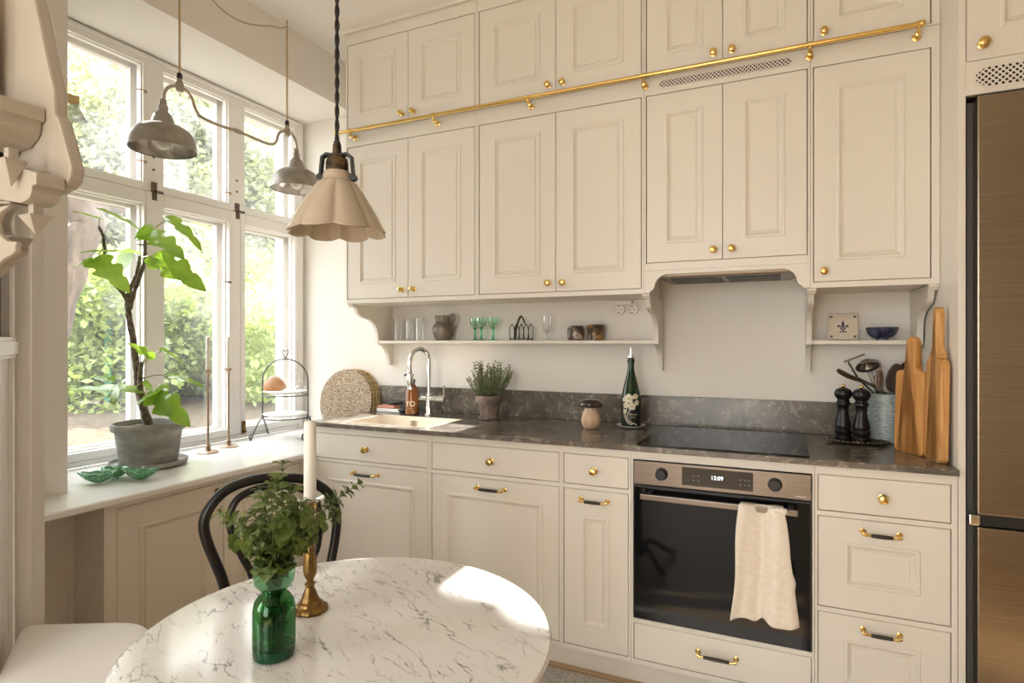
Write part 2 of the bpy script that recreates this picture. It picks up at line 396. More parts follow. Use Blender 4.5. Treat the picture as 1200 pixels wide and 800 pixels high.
# ------------------------------------------------------------------ the room shell
YW, XW, XG, ZC = 2.80, -2.31, -2.71, 2.925          # cabinet wall, window wall, window plane, ceiling
BX1, BY0 = 2.35, -2.6                               # the rest of the room behind and beside the photographer
struct(obj('floor', MB().box(-3.0, BX1+.1, BY0-.1, YW+.1, -.1, 0), FLOOR, bevel=0))
struct(obj('ceiling', MB().box(-2.95, BX1+.1, BY0-.1, YW+.1, ZC, ZC+.12), CEIL))
struct(obj('wall_back', MB().box(-2.95, BX1+.1, YW, YW+.12, 0, ZC), WALL))
struct(obj('wall_right', MB().box(BX1, BX1+.1, BY0, YW-.001, 0, ZC), paint('ochre_wall_paint', (.50,.43,.34), .7)))
w = MB()
w.box(-2.95, XW, -.4, 1.245, 0, ZC)                     # pier beside the window
w.box(-2.95, XW, 1.245, YW-.001, 2.655, ZC)             # lintel
w.box(-2.95, XW+.003, 1.245, YW-.001, 0, .735)           # under the window
w.box(-2.95, XW, BY0, -1.9, 0, ZC); w.box(-2.95, XW, -1.9, -.4, 2.5, ZC); w.box(-2.95, XW, -1.9, -.4, 0, .8)
struct(obj('wall_window', w, WALL))
w = MB()                                             # wall behind the photographer, with a tall opening
w.box(-2.31, -1.4, BY0-.1, BY0, 0, ZC); w.box(.0, BX1, BY0-.1, BY0, 0, ZC); w.box(-1.4, .0, BY0-.1, BY0, 2.5, ZC); w.box(-1.4, .0, BY0-.1, BY0, 0, .25)
struct(obj('wall_front', w, WALL))
# ceiling cornice over the cabinets
cp = [(2.80, 2.905), (2.428, 2.905), (2.424, 2.897), (2.410, 2.897), (2.406, 2.905), (2.385, 2.909), (2.345, 2.918), (2.335, 2.9245), (2.80, 2.9245)]
struct(obj('trim_1', MB().prism(cp, lambda p, q, d: (d, p, q), -2.072, .4945), CAB))

# ------------------------------------------------------------------ window
ny = [(1.414, 1.781), (1.881, 2.248), (2.351, 2.718)]
fr = MB()
Y0, Y1 = 1.249, 2.795
fx0, fx1 = XG-.05, XG
fr.box(fx0, fx1, Y0, ny[0][0], 2.010, 2.654); fr.box(fx0, fx1, Y0, 1.335, .765, 2.010); fr.box(fx0, fx1, 2.752, Y1, .765, 2.010)
fr.box(fx0, fx1, ny[0][1], ny[1][0], 2.010, 2.654); fr.box(fx0, fx1, ny[1][1], ny[2][0], 2.010, 2.654); fr.box(fx0, fx1, ny[2][1], Y1, 2.010, 2.654)
fr.box(fx0, fx1, 1.335, 2.752, .765, .790)
for a, b in ny:
    fr.box(fx0, fx1, a, b, 2.010, 2.046); fr.box(fx0, fx1, a, b, 2.602, 2.654)
fr.box(fx1, fx1+.012, 2.745, 2.768, .765, 2.654); fr.box(fx1, fx1+.010, Y0, 2.768, 2.628, 2.646)
win = obj('window_1', fr, WHITE, bevel=.003)
struct(win)
def ringbox(m, xf, th, o, h):
    (oa, ob, oc, od), (a, b, c, d) = o, h
    m.box(xf-th, xf, oa, a, oc, od); m.box(xf-th, xf, b, ob, oc, od); m.box(xf-th, xf, a, b, oc, c); m.box(xf-th, xf, a, b, d, od)
    return m
co_ = [(1.337, 1.7885), (1.7905, 2.3185), (2.3205, 2.750)]
RX = XG-.078
for k, (a, b) in enumerate(ny):
    o = obj('casement_sash', ringbox(MB(), XG+.006, .05, (co_[k][0], co_[k][1], .792, 2.0075), (a, b, .828, 1.945)), WHITE, win, bevel=.004)
    obj('glazing_bead', ringbox(MB(), XG-.02, .02, (a, b, .828, 1.945), (a+.006, b-.006, .834, 1.939)), WHITE, o)
    o = obj('transom_bead', ringbox(MB(), XG-.012, .02, (a, b, 2.046, 2.602), (a+.006, b-.006, 2.052, 2.596)), WHITE, win)
    for c, d in ((.795, 1.975), (2.015, 2.635)):
        oa, ob = a-.034, b+.034
        o = obj('outer_sash', ringbox(MB(), RX, .034, (oa, ob, c, d), (a-.0+.004, b-.012, c+.045, d-.045)), WHITE, win, bevel=.004)
        obj('pane', MB().box(RX-.02, RX-.016, a, b-.008, c+.041, d-.041), PANE if c < 1 else PANEHAZY, o)
of = MB()
for y0, y1 in ((Y0, 1.378), (1.8165, 1.8455), (2.2835, 2.3155), (2.7535, Y1)): of.box(XG-.115, XG-.052, y0, y1, .765, 2.654)
for a, b in ny:
    for z0, z1 in ((.765, .793), (1.977, 2.013), (2.637, 2.654)): of.box(XG-.115, XG-.052, a-.033, b+.033, z0, z1)
obj('outer_frame', of, WHITE, win)
for y in (1.83, 2.30):                               # iron catches on the mullions
    m = MB().box(XG+.0, XG+.008, y-.012, y+.012, 1.97, 2.055); m.box(XG+.008, XG+.022, y+.0, y+.028, 2.005, 2.015); m.ball((XG+.018, y+.03, 2.01), .007)
    obj('catch', m, mat('catch_iron', (.12,.09,.07), .5, .5), win)
for y, z in ((1.790, 2.14), (1.790, 2.47), (2.256, 2.10), (2.256, 2.44), (1.790, 1.75), (2.256, 1.62), (2.256, 1.15)):
    m = MB().tube([(XG-.002, y-.04, z), (XG+.012, y-.012, z)], .003, 6); m.box(XG-.001, XG+.008, y-.014, y+.004, z-.006, z+.006)
    obj('stay_hook', m, COPPER if z > 2 else IRON, win)
for y, z in ((1.83, 2.115), (1.83, 2.175), (2.30, 2.12), (2.30, 2.18)):
    obj('screw_plug', MB().lathe([(.006, 0), (.006, .003), (1e-5, .004)], (0,0,0), 10, Matrix.Translation((XG, y, z)) @ Matrix.Rotation(PI/2, 4, 'Y')), IRON, win)
obj('latch', MB().box(XG+.006, XG+.016, 2.325, 2.345, .79, .86).box(XG+.016, XG+.03, 2.33, 2.34, .80, .81), OLDBRASS, win)

# deep sill
sp = [(-2.722, .737), (-2.722, .762), (-2.082, .762), (-2.076, .758), (-2.076, .742), (-2.082, .737)]
s_ = MB().prism(sp, lambda p, q, d: (p, d, q), 1.249, 2.797)
s_.prism([(p if p > -2.5 else -2.309, q) for p, q in sp], lambda p, q, d: (p, d, q), 1.05, 1.249)
struct(obj('window_sill', s_, SILL)); 
# glazed door standing open beside the recess, with its jamb
dl0, dl1 = Vector((-2.055, .962, 0)), Vector((-1.70, .735, 0))
dd = (dl1-dl0).normalized(); dn = Vector((-dd.y, dd.x, 0))
if dn.y < 0: dn = -dn
def dpt(a, h, z): p = dl0+dd*a+dn*h; return (p.x, p.y, z)
def dbox(m, a0, a1, h0, h1, z0, z1):
    vs = [dpt(a, h, z) for z in (z0, z1) for h in (h0, h1) for a in (a0, a1)]
    return m.add(vs, [(0,2,3,1),(4,5,7,6),(0,1,5,4),(2,6,7,3),(0,4,6,2),(1,3,7,5)])
LW = .42
m = MB()
dbox(m, 0, .05, -.04, 0, .02, 2.15); dbox(m, LW-.05, LW, -.04, 0, .02, 2.15); dbox(m, .05, LW-.05, -.04, 0, 1.285, 1.30); dbox(m, .05, LW-.05, -.04, 0, .02, .12); dbox(m, .05, LW-.05, -.04, 0, 2.08, 2.15)
dbox(m, 0, LW, 0, .014, 1.262, 1.300); dbox(m, 0, LW, 0, .008, 1.252, 1.262); dbox(m, 0, LW, 0, .008, 1.30, 1.312)
for k in range(8):
    dbox(m, .05+k*.04, .05+k*.04+.037, -.03, -.006, .12, 1.285)
dbox(m, .05, LW-.05, -.032, -.028, .12, 1.285)
door = obj('door_1', m, WHITE, bevel=.002); struct(door)
obj('door_pane', dbox(MB(), .05, LW-.05, -.028, -.02, 1.30, 2.08), DARKPANE, door)
m = MB().lathe([(.021, 0), (.021, 2.92)], (-2.052, .985, .0), 20)
m.box(-2.3, -2.06, .975, 1.046, 0, 2.92)
struct(obj('trim_2', m, WHITE))

# ------------------------------------------------------------------ cabinet making
def front(mb, x0, x1, z0, z1, yf, st=None, th=.02, M=None, field=.028):
    """a door or drawer front facing -Y; st = (left, right, top, bottom) of the frame round a moulded panel, None = plain slab"""
    l, r, t, b = st if st else (0,0,0,0)
    L = [(0, th, 0), (0, .0015, 0), (.0015, 0, 0)]
    if st:
        L += [(0, 0, 1), (.003, -.003, 1), (.010, -.003, 1), (.014, .002, 1), (.022, .008, 1), (.026, .0085, 1), (.0275, .004, 1), (.0275+field*.15, .0035, 1)]
    vs = []; fs = []
    for i, d, k in L:
        xa, xb, za, zb = (x0+l+i, x1-r-i, z0+b+i, z1-t-i) if k else (x0+i, x1-i, z0+i, z1-i)
        vs += [(xa, yf+d, za), (xb, yf+d, za), (xb, yf+d, zb), (xa, yf+d, zb)]
    n = len(L)
    for j in range(n-1):
        for q in range(4):
            q2 = (q+1) % 4; fs.append((j*4+q, j*4+q2, (j+1)*4+q2, (j+1)*4+q))
    fs.append(tuple((n-1)*4+q for q in range(4))); fs.append((3,2,1,0))
    return mb.add(vs, fs, M)
def knob_mb(x, z, yf, M=None, k=1.):
    MM = Matrix.Translation((x, yf, z)) @ Matrix.Rotation(PI/2, 4, 'X')
    if M: MM = M @ MM
    return MB().lathe([(.0125*k, 0), (.0125*k, .002), (.007*k, .004), (.005*k, .010), (.0075*k, .014), (.0125*k, .019), (.0138*k, .024), (.011*k, .0285), (.005*k, .0305), (1e-5, .031)], (0,0,0), 20, MM)
def pull(x0, x1, z, yf, parent):
    """bow handle: brass posts with a dark grip between them, one swept piece"""
    yy = yf-.029
    half = [((x0, yf, z), .0098), ((x0, yf-.0025, z), .0098), ((x0, yf-.004, z), .006), ((x0, yf-.014, z), .0046), ((x0, yf-.022, z), .0052), ((x0+.001, yf-.028, z-.001), .0066), ((x0+.006, yy, z-.003), .0056), ((x0+.014, yy, z-.004), .0044), ((x0+.020, yy, z-.004), .0044), ((x0+.021, yy, z-.004), .0054)]
    L = x1-x0; mid = [((x0+.021+(L-.042)*i/10, yy, z-.004), .0054+.0012*math.sin(PI*i/10)) for i in range(1, 10)]
    other = [((x0+x1-p[0], p[1], p[2]), r) for p, r in reversed(half)]
    A = half+mid+other
    m = MB().tube([p for p, r in A], [r for p, r in A], 12)
    h = obj('handle', m, BRASS, parent)
    h.data.materials.append(DARKGRIP); ox = ORG[parent.name][0]
    for p in h.data.polygons:
        if x0+.0205 < p.center.x+ox < x1-.0205: p.material_index = 1
def frame_strips(x0, x1, z0, z1, holes, yf, th=.021):
    """a face frame as the rectangle less its openings (holes do not overlap in x-z)"""
    xs = sorted({x0, x1, *[h[0] for h in holes], *[h[1] for h in holes]}); zs = sorted({z0, z1, *[h[2] for h in holes], *[h[3] for h in holes]})
    m = MB()
    inside = lambda x, z: any(h[0] < x < h[1] and h[2] < z < h[3] for h in holes)
    for i in range(len(xs)-1):
        run = None
        for j in range(len(zs)):
            solid = j < len(zs)-1 and not inside((xs[i]+xs[i+1])/2, (zs[j]+zs[j+1])/2)
            if solid and run is None: run = zs[j]
            if not solid and run is not None:
                m.box(xs[i], xs[i+1], yf, yf+th, run, zs[j]); run = None
    return m
G = .0024
YU, YB = 2.43, 2.209
def wall_cabinet(x0, x1, z0, z1, doors, label, zd0, zd1, group):
    t = thing('wall_cabinet', label, 'cabinet', ((x0+x1)/2, YW-.19, z0), group)
    obj('carcass', MB().box(x0+.0006, x1-.0006, YU+.0265, YW-.002, max(z0, zd0-.02) if z0 < zd0 else z0, z1-.0008), CAB, t)
    hs = [(doors[0][0]-G, doors[-1][1]+G, zd0-G, zd1+G)]
    obj('face_frame', frame_strips(x0+.0006, x1-.0006, z0+.0004, z1-.0008, hs, YU), CAB, t)
    for (a, b, side) in doors:
        o = obj('door', front(MB(), a+G/2, b-G/2, zd0, zd1, YU+.0012, (.072, .072, .074, .074)), CAB, t, flatshade=True)
        kx = b-.034 if side == 'r' else a+.034
        obj('knob', knob_mb(kx, zd0+.038, YU+.0012), BRASS, o)
    return t
cols = [(-2.066, -1.2925), (-1.2925, -.5135), (-.5135, .0995), (.0995, .4945)]
drs = [[(-2.055, -1.6785, 'r'), (-1.6785, -1.305, 'l')], [(-1.28, -.901, 'r'), (-.901, -.524, 'l')], [(-.503, -.2065, 'r'), (-.2065, .089, 'l')], [(.110, .468, 'l')]]
lowlab = ['tall cream double-door wall cabinet beside the window, behind the cream pleated pendant lamp',
          'tall cream double-door wall cabinet above the shelf with green goblets and the round sockets',
          'cream double-door wall cabinet with arched board above the cooktop',
          'cream single-door wall cabinet above the shelf with the patterned tile and dark bowl']
toplab = ['short cream double-door top cabinet under the ceiling, nearest the window',
          'short cream double-door top cabinet under the ceiling, second from the window',
          'short cream double-door top cabinet under the ceiling, directly above the slotted vent',
          'short cream single-door top cabinet under the ceiling above the brass rail end']
wc = []
for k in range(4):
    x0, x1 = cols[k]
    zb, zd = (1.590, 1.623) if k == 2 else (1.497, 1.520)
    wc.append(wall_cabinet(x0, x1, zb, 2.3835, drs[k], lowlab[k], zd, 2.307, 'wall cabinets below the brass rail'))
    wall_cabinet(x0, x1, 2.3845, 2.9045, drs[k], toplab[k], 2.393, 2.838, 'top cabinets under the ceiling')
# arched hood board below the third wall cabinet
x0, x1 = cols[2]
arc = [(x0+.0006, 1.5895), (x0+.0006, 1.499), (x0+.024, 1.499), (x0+.028, 1.508), (x0+.036, 1.512), (x0+.042, 1.522), (x0+.046, 1.540), (x0+.056, 1.556), (x0+.070, 1.567), (x0+.090, 1.574)]
arc = arc+[(x1-(p-x0), z) for p, z in reversed(arc)]
obj('arched_board', MB().prism(arc, lambda p, q, d: (p, d, q), YU, YU+.02), CAB, wc[2])
hd = thing('cooker_hood', 'slim dark extractor hood tucked under the arched board over the cooktop', 'hood', (-.2, 2.6, 1.545))
m = MB().prism([(2.452, 1.566), (2.456, 1.559), (2.74, 1.559), (2.74, 1.5885), (2.452, 1.5885)], lambda p, q, d: (d, p, q), -.455, .04)
obj('casing', m, STEEL, hd)
m = MB()
for k in range(2): m.box(-.42+k*.22, -.22+k*.22, 2.50, 2.70, 1.5565, 1.559)
obj('filter', m, BLACKMATT, hd)
# slotted ventilation grilles
def grille(xa, xb, za, zb, yf, pitch, parent, w=.0035):
    h = (zb-za)/2; zc = (za+zb)/2
    hexa = [(xa, zc-h*.35), (xa+h*.75, za), (xb-h*.75, za), (xb, zc-h*.35), (xb, zc+h*.35), (xb-h*.75, zb), (xa+h*.75, zb), (xa, zc+h*.35)]
    g = obj('vent_grille', MB().prism(hexa, lambda p, q, d: (p, d, q), yf-.0006, yf-.0002), VENTSHADE, parent)  # flat dark sheet on the face paints the shade behind the lattice
    def inside(x, z):
        t = abs(z-zc)
        if t > h: return False
        ins = 0 if t < h*.35 else (t-h*.35)/(h*.65)*h*.75
        return xa+ins <= x <= xb-ins
    m = MB(); n = int((xb-xa+2*h)/pitch)+2; nl = 0
    for sgn in (1, -1):
        for k in range(n):
            xs = xa-2*h+k*pitch
            pts = [(xs+2*h*u/24, za+2*h*(u/24 if sgn > 0 else 1-u/24)) for u in range(25)]
            pts = [p for p in pts if inside(*p)]
            if len(pts) < 3: continue
            (xA, zA), (xB, zB) = pts[0], pts[-1]
            dx, dz = xB-xA, zB-zA; L = math.hypot(dx, dz); nx, nz = -dz/L*w/2, dx/L*w/2
            m.prism([(xA+nx, zA+nz), (xB+nx, zB+nz), (xB-nx, zB-nz), (xA-nx, zA-nz)], lambda p, q, d: (p, d, q), yf-.0022-(.0002 if sgn > 0 else 0), yf-.0004)
    for i in range(len(hexa)):
        (xA, zA), (xB, zB) = hexa[i], hexa[(i+1) % len(hexa)]
        dx, dz = xB-xA, zB-zA; L = math.hypot(dx, dz); nx, nz = -dz/L*w/2, dx/L*w/2
        m.prism([(xA+nx, zA+nz), (xB+nx, zB+nz), (xB-nx, zB-nz), (xA-nx, zA-nz)], lambda p, q, d: (p, d, q), yf-.0024, yf-.0004)
    obj('lattice', m, CAB, g)
grille(-.452, .040, 2.331, 2.363, YU, .0145, wc[2])
# brass rail
rl = thing('brass_rail', 'long polished brass ladder rail across the wall cabinets', 'rail', (-.82, 2.39, 2.372))
RY, RZ = 2.382, 2.374
m = MB().tube([(-2.085, RY, RZ), (.432, RY, RZ)], .0088, 14)
for x in (-2.088, .434): m.ball((x, RY, RZ), .0125, 8)
obj('tube', m, BRASS, rl)
for u, v in ((414, 168), (511, 150), (621, 130), (755, 104), (949, 69), (1075, 47)):
    x = onY(u, v, 2.41).x; x = min(x, .43)
    m = MB().lathe([(.014, 0), (.014, .003), (.008, .006), (.0065, .02), (.0095, .030), (.0095, .036), (1e-5, .040)], (0,0,0), 16, Matrix.Translation((x, YU-.0005, RZ-.024)) @ Matrix.Rotation(PI/2, 4, 'X'))
    m.tube([(x, RY+.012, RZ-.024), (x, RY+.004, RZ-.018), (x, RY, RZ-.008)], .0055, 10)
    m.lathe([(.0112, -.007), (.0112, .007)], (0,0,0), 14, Matrix.Translation((x, RY, RZ)) @ Matrix.Rotation(PI/2, 4, 'Y'))
    obj('bracket', m, BRASS, rl)

# open shelves with scrolled brackets
SH = 1.306
bp_ = [(2.798, 1.4965), (2.445, 1.4965), (2.447, 1.487), (2.462, 1.482), (2.474, 1.478), (2.482, 1.468), (2.490, 1.452), (2.510, 1.436), (2.540, 1.427), (2.580, 1.420), (2.615, 1.408), (2.640, 1.388), (2.655, 1.362), (2.662, 1.33), (2.664, SH), (2.664, 1.288), (2.690, 1.284), (2.715, 1.272), (2.742, 1.248), (2.757, 1.220), (2.764, 1.19), (2.766, 1.165), (2.798, 1.165)]
def wall_shelf(x0, x1, label):
    t = thing('wall_shelf', label, 'shelf', ((x0+x1)/2, YW-.07, 1.29), 'open shelves under the wall cabinets')
    obj('shelf_board', MB().box(x0+.0202, x1-.0202, 2.667, YW-.002, 1.289, SH-.001), CAB, t, bevel=.0015)
    for a in (x0, x1-.02):
        b = obj('bracket', MB().prism(bp_, lambda p, q, d: (d, p, q), a, a+.02), CAB, t)
        obj('moulded_cap', MB().prism([(2.438, 1.4965), (2.438, 1.490), (2.446, 1.484), (2.452, 1.478), (2.470, 1.478), (2.470, 1.4965)], lambda p, q, d: (d, p, q), a-.005, a+.025), CAB, b)
    return t
wall_shelf(-2.056, -.498, 'long narrow cream shelf holding the jug, goblets and mugs')
wall_shelf(.094, .4890, 'short cream shelf holding the fleur-de-lis tile and dark blue bowl')

# ------------------------------------------------------------------ base cabinets
def base_cabinet(x0, x1, label, ztop=.8885):
    t = thing('base_cabinet', label, 'cabinet', ((x0+x1)/2, 2.5, .085), 'cream base cabinets under the dark counter')
    obj('carcass', MB().box(x0+.0006, x1-.0006, YB+.0265, YW-.003, .086, ztop), CAB, t)
    return t
def drawer(t, x0, x1, z0, z1, st=None, kn=None, pl=None, nm='drawer'):
    o = obj(nm, front(MB(), x0, x1, z0, z1, YB+.0012, st), CAB, t, flatshade=True)
    if kn: obj('knob', knob_mb(*kn, YB+.0012, None, 1.08), BRASS, o)
    if pl: pull(pl[0], pl[1], pl[2], YB+.0012, o)
Zd, Zo = (.740, .8565), (.106, .7195)
def frame_for(t, x0, x1, hs):
    obj('face_frame', frame_strips(x0+.0006, x1-.0006, .086, .8885, [(a-G, b+G, c-G, d+G) for a, b, c, d in hs], YB), CAB, t)
t = base_cabinet(-2.091, -1.4115, 'cream base cabinet under the sink with wide knobbed drawer front', .66)
frame_for(t, -2.091, -1.4115, [(-2.075, -1.424, *Zd), (-2.075, -1.424, *Zo)])
drawer(t, -2.075, -1.424, *Zd, None, (-1.759, .796)); drawer(t, -2.075, -1.424, *Zo, (.086, .066, .076, .08), None, (-1.826, -1.690, .684), 'door')
t = base_cabinet(-1.4115, -.794, 'cream base cabinet with one drawer and wide door, right of the sink cabinet')
frame_for(t, -1.4115, -.794, [(-1.399, -.805, *Zd), (-1.399, -.805, *Zo)])
drawer(t, -1.399, -.805, *Zd, None, (-1.108, .796)); drawer(t, -1.399, -.805, *Zo, (.074, .069, .076, .08), None, (-1.172, -1.044, .684), 'door')
t = base_cabinet(-.794, -.5155, 'narrow cream base cabinet with slim tall door beside the oven')
frame_for(t, -.794, -.5155, [(-.783, -.527, *Zd), (-.783, -.527, *Zo)])
drawer(t, -.783, -.527, *Zd, None, (-.660, .797)); drawer(t, -.783, -.527, *Zo, (.072, .072, .099, .08), None, (-.712, -.606, .684), 'door')
t = thing('base_cabinet', 'cream oven housing cabinet with a single low drawer beneath the oven', 'cabinet', (-.205, 2.5, .085), 'cream base cabinets under the dark counter')
obj('carcass', MB().box(-.5149, .1029, YB+.0265, YW-.003, .086, .245), CAB, t)
frame_for(t, -.5155, .1035, [(-.503, .0925, .106, .239), (-.5045, .0935, .2605, .8545)])
drawer(t, -.503, .0925, .106, .239, None, None, (-.271, -.143, .182))
t = base_cabinet(.1035, .4942, 'cream three-drawer base cabinet right of the oven, against the fridge housing')
frame_for(t, .1035, .4942, [(.1145, .476, *Zd), (.1145, .476, .4215, .7195), (.1145, .476, .106, .401)])
drawer(t, .1145, .476, *Zd, None, (.297, .797))
drawer(t, .1145, .476, .4215, .7195, (.0745, .0765, .077, .077), None, (.242, .343, .684))
drawer(t, .1145, .476, .106, .401, (.0745, .0765, .077, .077), None, (.242, .343, .366))
m = MB().box(-2.08, .493, YB+.035, YB+.05, .001, .0855); 
struct(obj('baseboard_back', m, CAB))

# radiator cupboard under the sill, facing the room
MX = Matrix(((0,-1,0,0), (1,0,0,0), (0,0,1,0), (0,0,0,1)))
t = thing('sill_cupboard', 'low beige panelled cupboard running under the window sill', 'cupboard', (-2.3, 1.75, 0))
obj('carcass', MB().box(-2.305, -2.152, 1.266, 2.19, .02, .7355), CAB, t)
hs = [(1.307-G, 1.742+G, .09-G, .708+G), (1.746-G, 2.178+G, .09-G, .708+G)]
fm = frame_strips(1.262, 2.206, .002, .7355, hs, 2.13)
obj('face_frame', MB().add(fm.v, fm.f, MX), CAB, t)
for (a, b) in ((1.307, 1.742), (1.746, 2.178)):
    o = obj('door', front(MB(), a, b, .09, .708, 2.1312, (.078, .078, .08, .08), .02, MX), CAB, t, flatshade=True)
    obj('knob', knob_mb(b-.03 if a < 1.5 else a+.03, .678, 2.1312, MX), OLDBRASS, o)

# ------------------------------------------------------------------ counter, backsplash, sink, tap
CT = .91
sx0, sx1, sy0, sy1 = -1.950, -1.450, 2.262, 2.585
m = MB()
cx0, cx1, cy0, cy1 = -2.098, .4945, 2.187, 2.797
xs = [cx0, sx0, sx1, cx1]; ys = [cy0, sy0, sy1, cy1]
for i in range(3):
    for j in range(3):
        if i == 1 and j == 1: continue
        pass
vs = []; fs = []
for z in (.8895, CT):
    for y in ys:
        for x in xs: vs.append((x, y, z))
idx = lambda i, j, k: k*16+j*4+i
for i in range(3):
    for j in range(3):
        if i == 1 and j == 1: continue
        for k in (0, 1): fs.append((idx(i,j,k), idx(i+1,j,k), idx(i+1,j+1,k), idx(i,j+1,k)))
for i in range(3):
    fs += [(idx(i,0,0), idx(i+1,0,0), idx(i+1,0,1), idx(i,0,1)), (idx(i,3,0), idx(i+1,3,0), idx(i+1,3,1), idx(i,3,1)), (idx(0,i,0), idx(0,i+1,0), idx(0,i+1,1), idx(0,i,1)), (idx(3,i,0), idx(3,i+1,0), idx(3,i+1,1), idx(3,i,1))]
fs += [(idx(1,1,0), idx(2,1,0), idx(2,1,1), idx(1,1,1)), (idx(1,2,0), idx(2,2,0), idx(2,2,1), idx(1,2,1)), (idx(1,1,0), idx(1,2,0), idx(1,2,1), idx(1,1,1)), (idx(2,1,0), idx(2,2,0), idx(2,2,1), idx(2,1,1))]
m.add(vs, fs)
ct = tag(obj('countertop', m, STONE, org=(-.8, 2.5, .8895), bevel=.002), 'dark speckled stone worktop running along the base cabinets', 'worktop')
tag(obj('backsplash', MB().box(-2.122, .4945, 2.779, 2.7985, .9105, 1.0465), STONE, org=(-.8, 2.79, .9105), bevel=.0015), 'low dark stone upstand along the wall behind the worktop', 'backsplash')
sk = thing('sink', 'pale rectangular sink basin let into the dark worktop', 'sink', (-1.7, 2.42, .72))
m = MB(); a, b, c_, d_ = sx0+.001, sx1-.001, sy0+.001, sy1-.001
th = .008
def rect(i, z): return [(a+i, c_+i, z), (b-i, c_+i, z), (b-i, d_-i, z), (a+i, d_-i, z)]
L = [rect(0, .9085), rect(0, .715), rect(th+.006, .715+.002), rect(th, .735), rect(th, .9085)]
L[1] = rect(0, .712)
L = [rect(0, .9085), rect(0, .700), rect(.03, .708), rect(.012, .722), rect(th, .74), rect(th, .9085)]
vs = sum(L, []); fs = []
fs.append((4,5,6,7)); fs.append((8,9,10,11))
def ringf(i, j): return [(i*4+q, i*4+(q+1) % 4, j*4+(q+1) % 4, j*4+q) for q in range(4)]
fs += ringf(0,1)+ringf(2,3)+ringf(3,4)+ringf(4,5)+ringf(5,0)
m.add(vs, fs)
obj('basin', m, SINKMAT, sk)
obj('overflow', MB().box(-1.760, -1.722, d_-th-.003, d_-th-.0005, .858, .886).box(-1.755, -1.727, d_-th-.0045, d_-th-.003, .863, .881), CHROME, sk)
obj('drain', MB().lathe([(1e-5, 0), (.03, 0), (.04, .001), (.042, .003)], (-1.7, 2.42, .7085), 24), CHROME, sk)
tp = thing('tap', 'chrome gooseneck kitchen tap standing behind the sink', 'tap', (-1.700, 2.655, CT))
tx, ty = -1.700, 2.655
m = MB().lathe([(.024, 0), (.024, .004), (.0185, .006), (.0185, .112), (.016, .114)], (tx, ty, CT+.0005), 24)
obj('column', m, CHROME, tp)
m = MB().tube(smooth_path([(tx, ty, CT+.112), (tx, ty, 1.12), (tx, ty, 1.205), (tx-.006, ty-.012, 1.242), (tx-.024, ty-.05, 1.260), (tx-.042, ty-.09, 1.238), (tx-.048, ty-.105, 1.19), (tx-.048, ty-.105, 1.14)], 6), .0115, 14)
obj('spout', m, CHROME, tp)
obj('spray_head', MB().lathe([(.0135, 0), (.0155, .004), (.0165, .05), (.0145, .09), (.012, .096)], (tx-.048, ty-.105, 1.052), 20), CHROME, tp)
obj('mixer_body', MB().lathe([(.008, -.072), (.0165, -.070), (.0165, .060), (.0185, .062), (.0185, .098), (.012, .100)], (0,0,0), 20, Matrix.Translation((tx, ty, CT+.086)) @ Matrix.Rotation(PI/2, 4, 'Y')), CHROME, tp)
obj('lever', MB().tube([(tx+.092, ty, CT+.098), (tx+.094, ty, CT+.16)], [.006, .0045], 10), CHROME, tp)

# ------------------------------------------------------------------ oven and cooktop
ov = thing('oven', 'built-in oven with steel control panel and black glass door', 'oven', (-.2055, 2.47, .262))
OX0, OX1, OY = -.5035, .0925, 2.196
obj('housing', MB().box(OX0+.012, OX1-.012, OY+.032, 2.74, .264, .850), BLACKMATT, ov)
obj('control_panel', MB().box(OX0, OX1, OY, OY+.03, .7675, .8535), STEEL, ov, bevel=.0015)
disp = obj('display', MB().box(-.326, -.087, OY-.0016, OY-.0002, .7805, .8455), BLACKGLASS, ov)
obj('clock_digits', text_mb('13:09', .019, lambda p: (-.2055+p.x, OY-.0022-p.z, .815+p.y)), DISPLAY, disp)
GM = mat('grey_marks', (.35,.36,.38), .5)
for x in (-.285, -.268, -.128, -.113, -.100):
    for z in (.800, .817): obj('touch_mark', MB().box(x-.003, x+.003, OY-.0022, OY-.0017, z-.001, z+.001), GM, disp)
for x in (-.399, -.018):
    k = obj('control_knob', MB().lathe([(.0225, 0), (.0225, .003), (.0205, .005), (.0195, .022), (.017, .0245), (1e-5, .025)], (0,0,0), 28, Matrix.Translation((x, OY-.0003, .812)) @ Matrix.Rotation(PI/2, 4, 'X')), BLACKMATT, ov)
    m = MB()
    for q in range(13):
        aa = math.radians(-130+q*20+90); m.box(x+.030*math.cos(aa)-.001, x+.030*math.cos(aa)+.001, OY-.0006, OY-.0002, .812+.030*math.sin(aa)-.001, .812+.030*math.sin(aa)+.001)
    obj('dial_marks', m, mat('pale_marks', (.6,.58,.55), .5), k)
obj('badge', MB().box(.045, .078, OY-.0006, OY-.0002, .7775, .7795), mat('badge_white', (.75,.74,.72), .4), ov)
dr = obj('door', MB().box(OX0, OX1, OY+.002, OY+.030, .264, .7635), BLACKMATT, ov, bevel=.0015)
obj('glass', MB().box(OX0+.004, OX1-.004, OY-.0008, OY+.0012, .268, .757), BLACKGLASS, dr, bevel=.0006)
HY, HZ = 2.150, .7335
m = MB().box(-.468, .052, HY-.005, HY+.007, HZ-.010, HZ+.010)
m.box(-.455, -.435, HY+.007, OY-.001, HZ-.007, HZ+.007); m.box(.022, .042, HY+.007, OY-.001, HZ-.007, HZ+.007)
obj('handle', m, STEEL, dr, bevel=.003)
hb = thing('cooktop', 'flat black glass induction cooktop in the stone worktop', 'cooktop', (-.2, 2.47, CT))
obj('glass_plate', MB().box(-.492, .088, 2.206, 2.715, CT+.0008, CT+.0058), BLACKGLASS, hb, bevel=.0012)
m = MB()
